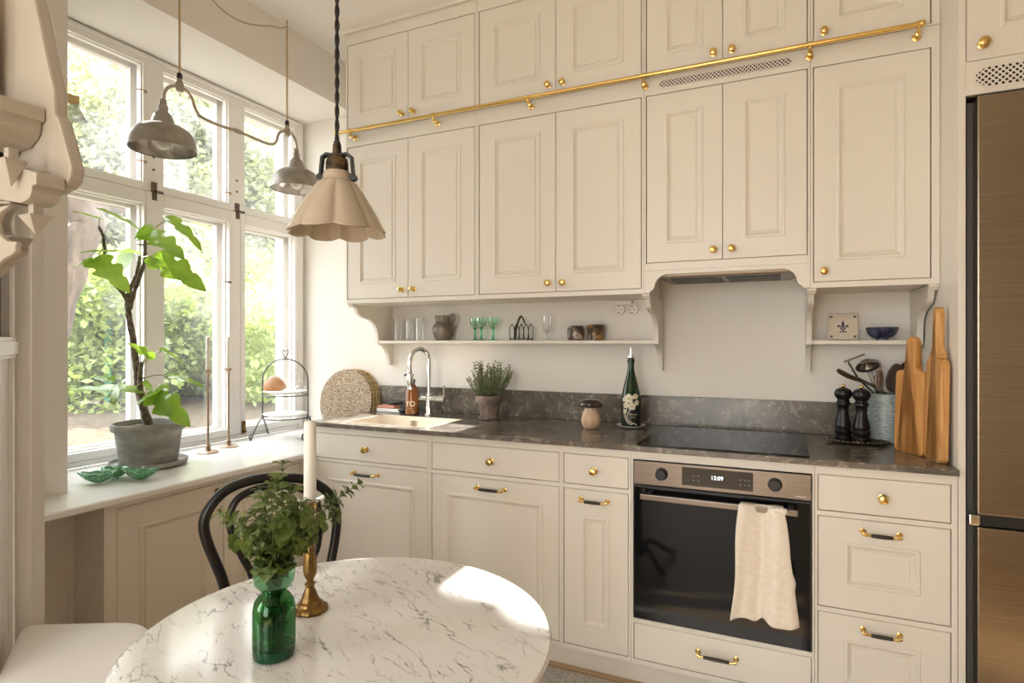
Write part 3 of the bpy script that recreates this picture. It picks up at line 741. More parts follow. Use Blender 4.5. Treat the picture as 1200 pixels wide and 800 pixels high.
for cx, cy, r in ((-.35, 2.34, .09), (-.35, 2.58, .07), (-.05, 2.34, .07), (-.05, 2.58, .09)):
    for aa in (0, PI/2): m.box(cx-.02 if aa == 0 else cx-.0008, cx+.02 if aa == 0 else cx+.0008, cy-.0008 if aa == 0 else cy-.02, cy+.0008 if aa == 0 else cy+.02, CT+.0059, CT+.0061)
obj('zone_marks', m, mat('zone_grey', (.12,.12,.12), .4), hb)
# towel over the oven handle
def towel(u, v):
    # v: 0 = back hem, .3 = over the bar, 1 = front hem
    xl_top, xr_top = -.129, .010
    if v < .3:
        k = v/.3; z = .745-.16*(1-k); y = HY+.014+.004*math.sin(u*9); k2 = (1-k)*.3; x = (xl_top+.006)*(1-u)+(xr_top-.004)*u
        if k > .85: z = .745+.004*math.sin((k-.85)/.15*PI/2)
    else:
        k = (v-.3)/.7
        hem = .352+.022*u+.012*math.sin(u*5+.5)-.014*math.exp(-((u-.36)/.09)**2)+.012*math.exp(-((u-.48)/.07)**2)
        z = .749-(.749-hem)*k
        y = HY-.012-.010*k-(.010+.006*k)*math.sin(u*8.5+k*1.3+.4)-.006*math.sin(u*19+k*3)*k
        xl = xl_top-.024*k-.004*math.sin(k*7); xr = xr_top+.046*k+.010*math.sin(min(1, k*2.4)*PI)*.3+.006*math.exp(-((k-.62)/.05)**2)
        x = xl*(1-u)+xr*u
        if k < .08: y += .008*(1-k/.08); 
    return (x, y, z)
tw = thing('tea_towel', 'crumpled cream linen tea towel hanging over the oven handle', 'towel', (-.06, HY-.02, .36))
obj('cloth', MB().grid(towel, 44, 60), CLOTH, tw, solid=.0022, sharp=180)
obj('rolled_corner', MB().tube([(-.02, HY-.021, .742), (.0, HY-.026, .745), (.013, HY-.026, .742), (.019, HY-.018, .735)], [.006, .0095, .0105, .005], 10), CLOTH, tw)

# ------------------------------------------------------------------ fridge and its housing
fh = thing('fridge_housing', 'tall cream cabinet framing the steel fridge, with a door above it', 'cabinet', (.8, 2.5, 0))
obj('side_panel', MB().box(.4955, .514, YB, YW-.003, .002, 2.92), CAB, fh, bevel=.001)
obj('side_panel', MB().box(1.128, 1.148, YB, YW-.003, .002, 2.92), CAB, fh, bevel=.001)
obj('carcass', MB().box(.5145, 1.1275, YB+.0265, YW-.003, 2.16, 2.92), CAB, fh)
obj('vent_rail', MB().box(.5142, 1.1278, YB, YB+.021, 2.050, 2.154-G), CAB, fh); obj('top_rail', MB().box(.5142, 1.1278, YB, YB+.021, 2.86+G, 2.92), CAB, fh)
for a, b, kx in ((.5165, 1.1255, .556),):
    o = obj('door', front(MB(), a, b, 2.154, 2.86, YB+.0012, (.082, .082, .09, .088)), CAB, fh)
    obj('knob', knob_mb(kx, 2.199, YB+.0012, None, 1.15), BRASS, o)
grille(.537, 1.106, 2.068, 2.130, YB, .0165, fh, .0042)
fg = thing('fridge', 'tall brushed steel fridge-freezer at the end of the cabinet run', 'fridge', (.82, 2.5, 0))
obj('body', MB().box(.524, 1.118, YB+.03, 2.77, .03, 2.036), mat('dark_grey_steel', (.10,.095,.09), .5), fg)
obj('upper_door', MB().box(.5375, 1.112, YB-.022, YB+.028, .781, 2.038), FRIDGE, fg, bevel=.004)
obj('lower_door', MB().box(.5375, 1.112, YB-.022, YB+.028, .065, .742), FRIDGE, fg, bevel=.004)
obj('handle_recess', MB().box(.546, 1.112, YB-.004, YB+.026, .744, .779), BLACKMATT, fg)
obj('door_hinge', MB().box(.519, .545, YB-.018, YB+.0, .746, .777), CHROME, fg, bevel=.003)
obj('foot_plinth', MB().box(.53, 1.112, YB+.02, YB+.05, .002, .06), BLACKMATT, fg)

# ------------------------------------------------------------------ things on the window sill
SZ = .7625
def leaf(mb, B, T, W, up=Vector((0,0,1)), droop=.12, fold=.18, lobes=True, nu=7, nv=20, curl=0.):
    B, T = Vector(B), Vector(T); d = T-B; L = d.length; d.normalize()
    side = d.cross(up); 
    if side.length < 1e-3: side = d.orthogonal()
    side.normalize(); nrm = side.cross(d).normalized()
    vs = []
    for j in range(nv):
        t = j/(nv-1)
        h = math.sin(PI*min(1, t**.62))**.75 if t < 1 else 0
        if lobes: h *= 1-.48*math.exp(-((t-.34)/.06)**2)-.44*math.exp(-((t-.66)/.055)**2)+.06*math.sin(t*31)
        h = max(h, .02)*W*.40
        p0 = B+d*(L*t)-nrm*(droop*L*(t*t))
        for i in range(nu):
            u = i/(nu-1)*2-1
            back = (-.16*L*abs(u)*(1-t)*(1 if lobes else .3))
            vs.append(p0+side*(h*u)+nrm*(fold*h*abs(u)-curl*h*u*u+.012*L*math.sin(u*7+t*11))+d*back)
    fs = [(j*nu+i, j*nu+i+1, (j+1)*nu+i+1, (j+1)*nu+i) for j in range(nv-1) for i in range(nu-1)]
    mb.add(vs, fs)
pc = Vector((-2.495, 1.665, SZ))
pl = thing('potted_fig', 'leafy potted fig tree in a weathered grey clay pot on the window sill', 'plant', pc)
D = 2.555
obj('saucer', MB().lathe([(.115, .001), (.145, .006), (.152, .024), (.147, .026), (.140, .014), (1e-4, .012)], pc, 40), GREYPOT, pl)
obj('pot', MB().lathe([(.104, .0145), (.110, .016), (.128, .155), (.139, .157), (.142, .165), (.142, .186), (.137, .190), (.131, .188), (.125, .166), (1e-4, .160)], pc, 44), GREYPOT, pl)
obj('soil', MB().lathe([(.124, .1655), (.09, .172), (.05, .176), (1e-4, .178)], pc, 24), SOIL, pl)
def P3(pts, d=D): return [onD(u, v, d+(q if q else 0)) for u, v, *qq in pts for q in [qq[0] if qq else 0]]
st = MB()
st.tube(smooth_path([pc+Vector((.0, 0, .165))]+P3([(170,480),(165,457),(164,440),(166,425)]), 5), [.017]*6+[.014]*4+[.010]*5+[.009]*5+[.004]*0+[.006], 8) if False else None
def trunk(pts, r0, r1):
    sp_ = smooth_path(pts, 5); n = len(sp_); st.tube(sp_, [r0+(r1-r0)*i/(n-1)+.0012*math.sin(i*2.3) for i in range(n)], 9)
trunk([pc+Vector((.0, 0, .165))]+P3([(169,482),(165,458),(164,445),(166,424)]), .018, .008)
trunk([pc+Vector((-.01, .01, .165))]+P3([(163,460,.04),(161,437,.03),(158,415,.02),(156,398),(151,370),(149,350)]), .017, .011)
trunk(P3([(149,352),(144,343,-.01),(135,333,-.03),(128,318,-.03),(122,287,-.03),(121,277,-.03),(116,266,-.03)]), .010, .006)
trunk(P3([(149,352),(153,338),(160,322),(163,305),(163,300)]), .010, .006)
trunk(P3([(152,362),(158,340,.02),(169,308,.03),(170,285,.03),(171,277,.03)]), .010, .006)
obj('trunk', st, FIGBARK, pl, sharp=80)
STALK = mat('leaf_stalk_green', (.30,.36,.10), .5)
def pet(a, b, r=.0022): 
    A, Bq = Vector(a), Vector(b); M_ = (A+Bq)/2+Vector((0,0,.012)); obj('leaf_stalk', MB().tube(smooth_path([A, M_, Bq], 4), r, 6), STALK, pl)
lf = MB()
def LF(bu, bv, tu, tv, w, db=0., dt=0., up=(0,0,1), droop=.1, fold=.15, stem=None, ds=0., lobes=True, curl=0.):
    B, T = onD(bu, bv, D+db), onD(tu, tv, D+dt)
    leaf(lf, B, T, w, Vector(up).normalized(), droop, fold, lobes, curl=curl)
    if stem: pet(onD(stem[0], stem[1], D+ds), B)
LF(116,256, 85,246, .075, -.03,-.10, (.2,-.5,1), .05, .1, (116,266), -.03)
LF(158,266, 116,240, .13, .0,-.02, (.1,.25,1), .10, .2, (171,278), .03)
LF(172,275, 158,262, .12, -.02,-.12, (.3,-1,.5), .3, .1, (171,278), .03)
LF(174,276, 214,291, .17, .0,-.06, (.1,-.45,1), .25, .2, (171,278), .03)
LF(199,257, 240,285, .10, .06,.04, (.3,-.3,1), .22, .3, (172,277), .03)
LF(158,296, 94,289, .13, -.04,-.14, (0,-.12,1), .12, .12, (163,303), 0)
LF(156,298, 131,314, .14, .06,.08, (.1,-1,.35), .05, .08, (163,303), 0, False)
LF(113,306, 149,334, .15, -.12,-.20, (.1,-.55,1), .18, .25, (122,290), -.03)
LF(113,306, 84,308, .12, -.12,-.20, (-.2,-.5,1), .25, .25)
LF(121,301, 128,298, .06, -.04,-.08, (0,-1,.4), .1, .1, (122,290), -.03)
LF(185,304, 239,335, .17, .0,-.06, (.25,-.75,.8), .12, .28, (164,303), 0)
LF(177,418, 151,400, .07, -.06,-.10, (.2,-.6,1), .1, .2, (166,426), 0)
LF(190,411, 219,424, .08, .04,.10, (.3,-.2,1), .15, .2, (166,427), 0)
LF(157,459, 80,450, .20, -.04,-.16, (0,-.25,1), .12, .16, (165,450), 0)
LF(140,450, 128,470, .12, -.12,-.22, (.1,-1,.35), .2, .12)
LF(132,445, 108,440, .09, -.08,-.12, (0,-.6,.8), .12, .1)
LF(200,441, 240,448, .09, .05,.06, (.1,-.25,1), .16, .22, (166,444), 0)
LF(182,462, 216,492, .16, -.06,-.16, (.2,-.8,.75), .22, .25, (166,450), 0)
LF(181,462, 158,468, .13, -.06,-.16, (-.1,-.9,.6), .25, .15)
LF(186,463, 195,484, .12, -.07,-.18, (.1,-1,.6), .15, .1)
LF(170,446, 178,460, .06, .04,.06, (0,-1,.3), .1, .1, (166,444), 0, False)
obj('foliage', lf, FIGLEAF, pl, sharp=80)

# green leaf-shaped serving dish with three bowls
dc = Vector((-2.325, 1.435, SZ))
dish = thing('leaf_dish', 'glazed green three-lobed leaf dish on the sill in front of the fig pot', 'dish', dc)
rv0 = Vector((_c, _s, 0)); fv0 = Vector((-_s, _c, 0))
def lobe(cx, cy, ang, L, W):
    m = MB()
    ca, sa = math.cos(ang), math.sin(ang)
    def f(u, v):
        a = u*2*PI; rx = L/2*(1+.10*math.cos(a)**3); 
        k = v if v < .5 else 1
        rr = v
        x = rx*rr*math.cos(a)*(1+.04*math.sin(12*a)*rr); y = W/2*rr*math.sin(a)*(1+.04*math.sin(12*a)*rr)*(1-.25*max(0, math.cos(a))*rr)
        z = .003+.036*rr**1.8+.003*math.sin(a*9)*rr
        return (cx+x*ca-y*sa, cy+x*sa+y*ca, SZ+z)
    m.grid(f, 40, 9, True)
    return m
for (a, b, an, L, W) in ((-.055, -.036, YAW+PI+.18, .128, .074), (-.046, .046, YAW+PI-.20, .118, .070), (.070, .016, YAW+.16, .122, .076)):
    p = dc+rv0*a+fv0*b
    obj('bowl_lobe', lobe(p.x, p.y, an, L, W), GREENGLAZE, dish, solid=.005, sharp=180)
obj('stem_handle', MB().tube(smooth_path([dc+Vector((.0,-.01,.012)), dc+Vector((-.01,.0,.03)), dc+Vector((-.006,.004,.05)), dc+Vector((.006,.0,.056))], 4), [.007]*4+[.0065]*4+[.008]*5, 8), GREENGLAZE, dish)

# two slim candlesticks
def slim_stick(x, y, h, label):
    t = thing('candlestick', label, 'candlestick', (x, y, SZ), 'slim copper candlesticks on the sill')
    obj('foot', MB().lathe([(.047, .0005), (.048, .004), (.040, .008), (.014, .012), (.010, .022), (.013, .030), (.008, .036), (.0052, .05), (.0048, h-.03), (.008, h-.022), (.0055, h-.014), (.012, h-.002), (.015, h+.006), (.013, h+.007), (.0108, h+.003), (1e-4, h+.003)], (x, y, SZ), 28), COPPER, t)
    return t
slim_stick(-2.522, 1.975, .395, 'slim copper candlestick on the sill nearer the fig pot')
slim_stick(-2.570, 2.131, .395, 'slim copper candlestick on the sill nearer the tiered plate stand')
for x, y, lab in ((-2.522, 1.975, 'white taper candle in the copper candlestick nearer the fig pot'), (-2.570, 2.131, 'white taper candle in the copper candlestick nearer the tiered plate stand')):
    c = tag(obj('taper_candle', MB().lathe([(.0095, 0), (.0105, .006), (.0095, .155), (.006, .162), (1e-4, .164)], (x, y, SZ+.3987), 16), CANDLE, org=(x, y, SZ+.3987)), lab, 'candle', 'white tapers on the sill')
    obj('wick', MB().tube([(x, y, SZ+.562), (x+.001, y, SZ+.572)], .0009, 5), BLACK, c)

# wrought iron tiered plate stand
ec = Vector((-2.535, 2.475, SZ)); rv = Vector((_c, _s, 0)); fv = Vector((-_s, _c, 0))
def E(a, b, z): p = ec+rv*a+fv*b; return Vector((p.x, p.y, z))
es_ = thing('plate_stand', 'wrought iron two-tier plate stand with arched handle on the sill by the counter', 'stand', ec)
w_ = .128; ztop = 1.205; z0 = .875
pts = [E(-w_, 0, z0)]+[E(-w_, 0, 1.06)]+[E(-w_*math.cos(a), 0, 1.08+.122*math.sin(a)) for a in [PI*i/16 for i in range(17)]]+[E(w_, 0, 1.06), E(w_, 0, z0)]
obj('arch', MB().tube(pts, .0042, 8), IRON, es_)
hp = [E(.0, 0, 1.204), E(-.010, 0, 1.225), E(-.019, 0, 1.243), E(-.010, 0, 1.252), E(0, 0, 1.244), E(.010, 0, 1.252), E(.019, 0, 1.243), E(.010, 0, 1.225), E(.0, 0, 1.204)]
obj('heart_finial', MB().tube(smooth_path(hp, 4), .0028, 7), IRON, es_)
for sx in (-1, 1):
    m = MB()
    for sy in (-1, 1):
        base = E(sx*w_, 0, z0+.006)
        L_ = [base, E(sx*(w_+.006), sy*.04, .846), E(sx*(w_+.012), sy*.095, .79)]
        tip = E(sx*(w_+.014), sy*.115, .772)
        curl = [E(sx*(w_+.014), sy*(.118+.016*math.cos(q)), .7820+.0150*math.sin(q)) for q in [-2.2+.5*i for i in range(12)]]
        m.tube(smooth_path(L_+curl, 3), .0042, 7)
    obj('leg', m, IRON, es_)
def ringm(z, r=.126):
    return MB().tube([E(r*math.cos(a), r*math.sin(a), z) for a in [2*PI*i/40 for i in range(40)]], .0034, 7, True)
obj('ring', ringm(.874), IRON, es_); obj('ring', ringm(1.0005), IRON, es_)
pprof = [(.07, .000), (.075, .001), (.118, .014), (.1225, .018), (.118, .0175), (.075, .006), (1e-4, .004)]
pr_ = [(1e-4, .001)]+pprof
for z, lab in ((.8785, 'white plate on the lower tier of the iron plate stand'), (1.005, 'white plate on the upper tier of the iron plate stand')):
    tag(obj('plate', MB().lathe(pr_, (ec.x, ec.y, z), 44), CERAMIC, org=(ec.x, ec.y, z)), lab, 'plate', 'white plates on the stand')
# orange shell-like ornament and a small glass jar on the upper plate
q = E(-.035, -.02, 1.0125)
m = MB()
def shellf(u, v):
    a = u*2*PI; t = v
    r = .052*math.sin(PI*min(1, .03+t*.97)**.8)**.7*(1+.06*math.sin(a*3))
    x = -.075+.125*t; 
    p = Vector((x, r*math.cos(a)*.85, .052+r*math.sin(a)*.95+.018*math.sin(t*PI)-.012))
    p.z = max(.0005, p.z-.018)
    return E(-.035+p.x, -.02+p.y, 1.0235+p.z)
m.grid(shellf, 28, 18, True)
tag(obj('shell', m, SHELLORANGE, org=q), 'pinkish orange shell ornament on the upper plate of the iron stand', 'shell', None)
q2 = E(.078, .02, 1.0095)
jr = thing('glass_jar', 'small clear glass jar on the upper plate beside the orange shell', 'jar', q2)
obj('body', MB().lathe([(.018, .003), (.027, .004), (.029, .03), (.022, .042), (.020, .046)], q2, 24, cap1=False), CLEAR, jr)
obj('stopper', MB().lathe([(.0195, .047), (.021, .052), (.006, .056), (.009, .066), (1e-4, .072)], q2, 18), CLEAR, jr)

# round seagrass mats leaning on the wall
lean = math.radians(8)
for k in range(4):
    rad = .187
    cy = 2.722+k*.0165; cz = SZ+.001+rad*math.cos(lean)
    def wob(a, z): return 1+.006*math.sin(a*37)
    M_ = Matrix.Translation((-2.315+.006*k, cy, cz)) @ Matrix.Rotation(PI/2-lean, 4, 'X')
    pr = []
    rs = [i*rad/22 for i in range(23)]
    pr = [(max(1e-4, r), .0055+.0016*math.cos(r/rad*22*2*PI/2)) for r in rs]+[(rad+.003, 0)]+[(max(1e-4, r), -.0055) for r in reversed(rs)]
    lab = ['seagrass placemat at the front of the round stack leaning on the wall', 'second seagrass placemat from the front of the leaning round stack', 'third seagrass placemat from the front of the leaning round stack', 'seagrass placemat at the back of the leaning round stack, touching the wall'][k]
    tag(obj('placemat', MB().lathe(pr, (0,0,0), 64, M_, wob), RATTAN if k == 0 else RATTANEDGE, org=(-2.315+.006*k, cy, SZ)), lab, 'placemat', 'round seagrass placemats')

# ------------------------------------------------------------------ things on the counter
KZ = CT+.0006
b0 = Vector((-1.795, 2.640, KZ))
sb = thing('soap_bottle', 'amber glass soap bottle with pump beside the tap', 'bottle', b0)
SR = .0365
obj('body', MB().lathe([(SR-.004, 0), (SR, .004), (SR, .122), (SR-.006, .14), (.018, .155), (.0145, .160), (.0145, .170), (.0001, .171)], b0, 36), AMBER, sb)
obj('collar', MB().lathe([(.0165, .1715), (.0165, .186), (.007, .188), (.006, .208), (.009, .209), (.009, .216), (1e-4, .217)], b0, 20), BLACKMATT, sb)
dv = (Vector((0,0,0))-b0); dv.z = 0; an0 = math.atan2(dv.y, dv.x)
obj('pump_spout', MB().tube(smooth_path([b0+Vector((0,0,.212)), b0+Vector((-.018,-.014,.217)), b0+Vector((-.036,-.026,.206))], 4), [.005]*4+[.004]*5, 8), BLACKMATT, sb)
def wrap(c, r, z, off=0.):
    def f(p):
        a = an0+off+p.x/r
        return (c.x+(r+.0004+p.z)*math.cos(a), c.y+(r+.0004+p.z)*math.sin(a), c.z+z+p.y)
    return f
obj('lettering', text_mb('YO', .040, wrap(b0, SR, .058, -.32)), CREAMPRINT, sb)
obj('lettering', text_mb('————', .008, wrap(b0, SR, .033, -.32)), CREAMPRINT, sb)

q = Vector((-1.965, 2.690, KZ))
tr_ = tag(obj('soap_tray', MB().prism([(-.075, 0), (.075, 0), (.078, .020), (-.078, .020)], lambda p, z, d: (q.x+p, q.y+d, q.z+z), -.035, .035), CERAMIC, org=q, bevel=.004), 'small white tray by the sink holding a pink sponge', 'tray')
q = Vector((-1.985, 2.692, KZ+.021))
tag(obj('sponge', MB().box(q.x-.055, q.x+.055, q.y-.03, q.y+.03, q.z, q.z+.015), TERRACOTTA, org=q, bevel=.004), 'flat pink sponge lying on the white tray by the sink', 'sponge')
q = Vector((-1.955, 2.695, KZ+.0365))
br = thing('scrub_brush', 'black scrubbing brush on top of the pink sponge', 'brush', q)
m = MB().tube([q+Vector((-.03,0,.008)), q+Vector((.0,0,.013)), q+Vector((.05,.0,.018)), q+Vector((.062,.0,.016))], [.008,.010,.010,.006], 10); obj('handle', m, BLACKMATT, br)
m = MB()
for i in range(6):
    for j in range(3): m.tube([q+Vector((-.026+.011*i, -.006+.006*j, .001)), q+Vector((-.026+.011*i, -.006+.006*j, .010))], .0022, 5)
obj('bristles', m, mat('dark_bristle', (.04,.03,.025), .9), br)
q = Vector((-1.868, 2.662, KZ))
m = MB().ball(q+Vector((0,0,.016)), .016, 10, (2.1, 1.1, 1.0))
pad = tag(obj('scouring_pad', m, BLACKMATT, org=q), 'dark rounded scouring pad beside the amber soap bottle', 'pad')

# rosemary
q = Vector((-1.333, 2.640, KZ))
ro = thing('potted_rosemary', 'bushy rosemary in a brown clay pot on the worktop', 'plant', q)
obj('saucer', MB().lathe([(.040, 0), (.052, .002), (.056, .016), (.053, .017), (.050, .008), (1e-4, .006)], q, 30), BROWNPOT, ro)
obj('pot', MB().lathe([(.042, .0085), (.045, .010), (.058, .085), (.066, .087), (.069, .092), (.070, .118), (.066, .120), (.062, .118), (.058, .108), (1e-4, .104)], q, 36), BROWNPOT, ro)
obj('soil', MB().lathe([(.0575, .1085), (.03, .113), (1e-4, .115)], q, 20), SOIL, ro)
sm_, nd = MB(), MB(); rr = random.Random(3)
for k in range(60):
    a = rr.uniform(0, 2*PI); ro_ = rr.uniform(0, .045); sp = rr.uniform(.15, 1.0)
    A = q+Vector((ro_*math.cos(a), ro_*math.sin(a), .108))
    H_ = rr.uniform(.09, .185)*(1.05-.25*sp)
    Bp = A+Vector((math.cos(a)*sp*.098, math.sin(a)*sp*.098, H_)); Mid = (A+Bp)/2+Vector((math.cos(a)*.012, math.sin(a)*.012, -.006))
    path = smooth_path([A, Mid, Bp], 6); sm_.tube(path, .0013, 4)
    for i, p in enumerate(path):
        if i < 2: continue
        for j in range(5):
            aa = rr.uniform(0, 2*PI); dr_ = Vector((math.cos(aa), math.sin(aa), rr.uniform(.5, 1.3))).normalized(); L_ = rr.uniform(.013, .021)
            sd = dr_.orthogonal().normalized()*.0014
            nd.add([p+sd*.6, p-sd*.6, p+dr_*L_*.6-sd, p+dr_*L_, p+dr_*L_*.6+sd], [(0,1,2,3,4)])
obj('stems', sm_, FIGBARK, ro); obj('foliage', nd, ROSELEAF, ro, flatshade=True)

# mushroom ornament
q = Vector((-.775, 2.545, KZ))
mu = thing('mushroom_ornament', 'pale wooden mushroom ornament with a dark glazed cap', 'ornament', q)
obj('stem', MB().lathe([(.022, 0), (.030, .002), (.040, .020), (.0435, .036), (.041, .054), (.035, .072), (.029, .084), (.026, .092)], q, 32), MUSHSTEM, mu)
obj('cap', MB().lathe([(1e-4, .0925), (.030, .0925), (.049, .097), (.055, .106), (.053, .116), (.042, .126), (.022, .131), (1e-4, .1325)], q, 36), MUSHCAP, mu)

# green bottle with painted flowers on a saucer
q = Vector((-.617, 2.645, KZ))
tag(obj('saucer', MB().lathe([(1e-4, .001), (.040, .001), (.048, .003), (.063, .011), (.066, .014), (.063, .0135), (.048, .007), (1e-4, .006)], q, 40), CERAMIC, org=q), 'small white saucer under the green flowered bottle', 'saucer')
q = q+Vector((0, 0, .0066))
bt = thing('oil_bottle', 'dark green bottle painted with white flowers, metal pourer in its neck', 'bottle', q)
BRd = .0445
obj('body', MB().lathe([(BRd-.005, 0), (BRd, .006), (BRd, .120), (.0425, .140), (.036, .170), (.027, .205), (.0195, .235), (.0150, .262), (.0140, .285), (.0172, .2865), (.0172, .298), (.0150, .2995), (.0150, .309), (1e-4, .310)], q, 40), BOTTLE, bt)
obj('pourer', MB().lathe([(.013, .3105), (.016, .311), (.016, .319), (.006, .321), (.0045, .352), (.003, .360), (1e-4, .361)], q, 16), CHROME, bt)
dv = Vector((0,0,0))-q; an0 = math.atan2(dv.y, dv.x)
fl = MB(); OCH = mat('ochre_print', (.35,.30,.12), .5)
def petal_flower(u0, z0, R_):
    f = wrap(q, BRd, 0)
    for k in range(5):
        a = 2*PI*k/5+.3
        pts = [Vector((0,0,0))]
        vs = []
        cx, cz = u0+R_*.55*math.cos(a), z0+R_*.55*math.sin(a)
        n = 10
        vs = [f(Vector((cx+R_*.48*math.cos(2*PI*i/n), cz+R_*.48*math.sin(2*PI*i/n), .0003+.0001*k))) for i in range(n)]
        fl.add(vs, [tuple(range(n))])
    n = 8
    obj('flower_centre', MB().add([f(Vector((u0+R_*.22*math.cos(2*PI*i/n), z0+R_*.22*math.sin(2*PI*i/n), .001))) for i in range(n)], [tuple(range(n))]), OCH, bt, flatshade=True)
for u0, z0, R_ in ((-.010, .128, .022), (.020, .138, .013), (-.024, .098, .014), (.004, .094, .018), (.027, .110, .012), (-.034, .122, .010), (-.028, .070, .010)): petal_flower(u0, z0, R_)
f_ = wrap(q, BRd, 0)
def vine(pts, w=.0016):
    pp = smooth_path([(a, b, 0) for a, b in pts], 5)
    for i in range(len(pp)-1):
        d_ = (pp[i+1]-pp[i]); nn = Vector((-d_.y, d_.x, 0)).normalized()*w
        fl.add([f_(Vector((*(pp[i]+nn).xy, .0002))), f_(Vector((*(pp[i+1]+nn).xy, .0002))), f_(Vector((*(pp[i+1]-nn).xy, .0002))), f_(Vector((*(pp[i]-nn).xy, .0002)))], [(0,1,2,3)])
vine([(-.024, .11), (-.034, .08), (-.030, .045), (-.012, .02), (.006, .012)]); vine([(-.018, .085), (-.026, .055), (-.012, .03), (.015, .016), (.026, .010)]); vine([(.0, .085), (-.014, .06), (-.018, .035)], .0012)
obj('flower_print', fl, PETAL, bt, flatshade=True)
obj('label', MB().grid(lambda u, v: f_(Vector((-.050+u*.100, .010+v*.118, .00005))), 24, 3), LABELBLACK, bt)
obj('lettering', text_mb('Perrier', .0125, wrap(q, BRd, .058, .25)), CREAMPRINT, bt); obj('lettering', text_mb('JOUET', .007, wrap(q, BRd, .045, .25)), CREAMPRINT, bt)

# pepper mills on a pierced tray
q = Vector((.262, 2.588, KZ))
ty_ = thing('pierced_tray', 'small dark pierced oval tray under the two black mills', 'tray', q)
def trayf(u, v):
    a = u*2*PI; r = v; sc = 1+.05*math.sin(a*16)*max(0, v-.8)*5
    return (q.x+.108*r*sc*math.cos(a), q.y+.068*r*sc*math.sin(a), q.z+.003+.010*max(0, r-.75)*4*r)
obj('plate', MB().grid(trayf, 96, 12, True), mat('dark_silver', (.10,.085,.07), .35, .9), ty_, solid=.0025, sharp=180)
m = MB()
for k in range(40):
    a = 2*PI*k/40; m.ball((q.x+.104*math.cos(a), q.y+.0655*math.sin(a), q.z+.0135), .0034, 5)
obj('beaded_rim', m, mat('aged_silver', (.34,.29,.23), .35, .9), ty_)
mp = [(.024, 0), (.0295, .002), (.030, .020), (.027, .024), (.0275, .028), (.030, .032), (.030, .044), (.0265, .048), (.0265, .053), (.029, .058), (.0275, .070), (.021, .098), (.0185, .118), (.020, .136), (.0245, .142), (.0245, .150), (.021, .155), (.0205, .160), (.0255, .166), (.031, .176), (.0315, .186), (.026, .198), (.014, .205), (1e-4, .2065)]
def mill(x, y, label):
    z = KZ+.0048
    t = thing('pepper_mill', label, 'pepper mill', (x, y, z), 'black mills on the tray')
    obj('body', MB().lathe(mp[:18], (x, y, z), 32), BLACKWOOD, t)
    obj('head', MB().lathe([(.0205, .1605)]+mp[18:], (x, y, z), 32), BLACKWOOD, t)
    obj('nut', MB().ball((x, y, z+.213), .0075, 10), BRASS, t)
    return t
m1 = mill(.221, 2.612, 'turned black pepper mill on the tray, the one nearer the cooktop')
m2 = dup(m1, (.279, 2.580, KZ+.0048), 'turned black pepper mill on the tray, the one nearer the blue-grey crock')

# crock of utensils
q = Vector((.372, 2.690, KZ))
cr = tag(obj('utensil_crock', MB().lathe([(.058, 0), (.063, .003), (.0645, .02), (.0635, .09), (.0645, .17), (.0655, .186), (.061, .188), (.0585, .184), (.058, .02), (1e-4, .012)], q, 44, wob=lambda a, z: 1+.004*math.sin(z*260)), CROCKBLUE, org=q), 'blue-grey glazed ribbed crock holding kitchen utensils', 'crock')
CZ = q.z
def spoonbowl(c, ax, up, L, W, dpt=.012, th=0):
    c = Vector(c); ax = Vector(ax).normalized(); up = Vector(up); sd = ax.cross(up).normalized(); up = sd.cross(ax).normalized()
    m = MB()
    def f(u, v):
        a = u*2*PI; r = v
        return c+ax*(L/2*r*math.cos(a))+sd*(W/2*r*math.sin(a)*(1-.15*math.cos(a)*r))-up*(dpt*(1-r*r))
    return m.grid(f, 26, 7, True)
DKSTEEL = mat('utensil_steel', (.42,.40,.37), .25, 1)
def C3(u, v, d=2.31): return onD(u, v, d)
t = thing('ladle', 'steel ladle sticking up out of the utensil crock', 'ladle', (q.x-.02, q.y, CZ+.014))
obj('handle', MB().tube([(q.x-.012, q.y+.012, CZ+.016), (q.x-.028, q.y+.014, CZ+.19), C3(1024, 440)], [.0035,.0045,.004], 8), DKSTEEL, t)
obj('bowl', spoonbowl(C3(1017, 430), (.9,-.2,.25), (.1,-.5,-.8), .085, .08, .034), DKSTEEL, t, solid=.0015, sharp=180)
t = thing('potato_masher', 'steel masher with wire bar head leaning left from the crock', 'masher', (q.x-.03, q.y-.01, CZ+.014))
obj('handle', MB().tube([(q.x-.018, q.y-.004, CZ+.016), (q.x-.042, q.y-.004, CZ+.19), C3(1006, 444), C3(994, 424)], .0042, 8), DKSTEEL, t)
obj('bar', MB().tube([C3(989, 424), C3(1013, 415)], .0036, 8).tube([C3(1000, 436), C3(994, 422)], .0025, 6), DKSTEEL, t)
t = thing('tongs', 'steel tongs sticking out sideways from the utensil crock', 'tongs', (q.x-.01, q.y-.02, CZ+.014))
m = MB().tube(smooth_path([(q.x-.004, q.y-.030, CZ+.018), (q.x-.026, q.y-.034, CZ+.19), C3(1011, 446, 2.25), C3(996, 440, 2.24), C3(981, 433, 2.24)], 4), [.006]*13+[.008]*4, 8, flat=.4)
obj('arm', m, DKSTEEL, t); m = MB()
m.tube(smooth_path([(q.x+.010, q.y-.034, CZ+.018), (q.x-.012, q.y-.042, CZ+.19), C3(1016, 449, 2.26), C3(998, 443, 2.25), C3(983, 435, 2.25)], 4), [.006]*13+[.008]*4, 8, flat=.4)
obj('arm', m, DKSTEEL, t)
t = thing('whisk', 'wire whisk standing upright among the crock utensils', 'whisk', (q.x+.0, q.y+.02, CZ+.014))
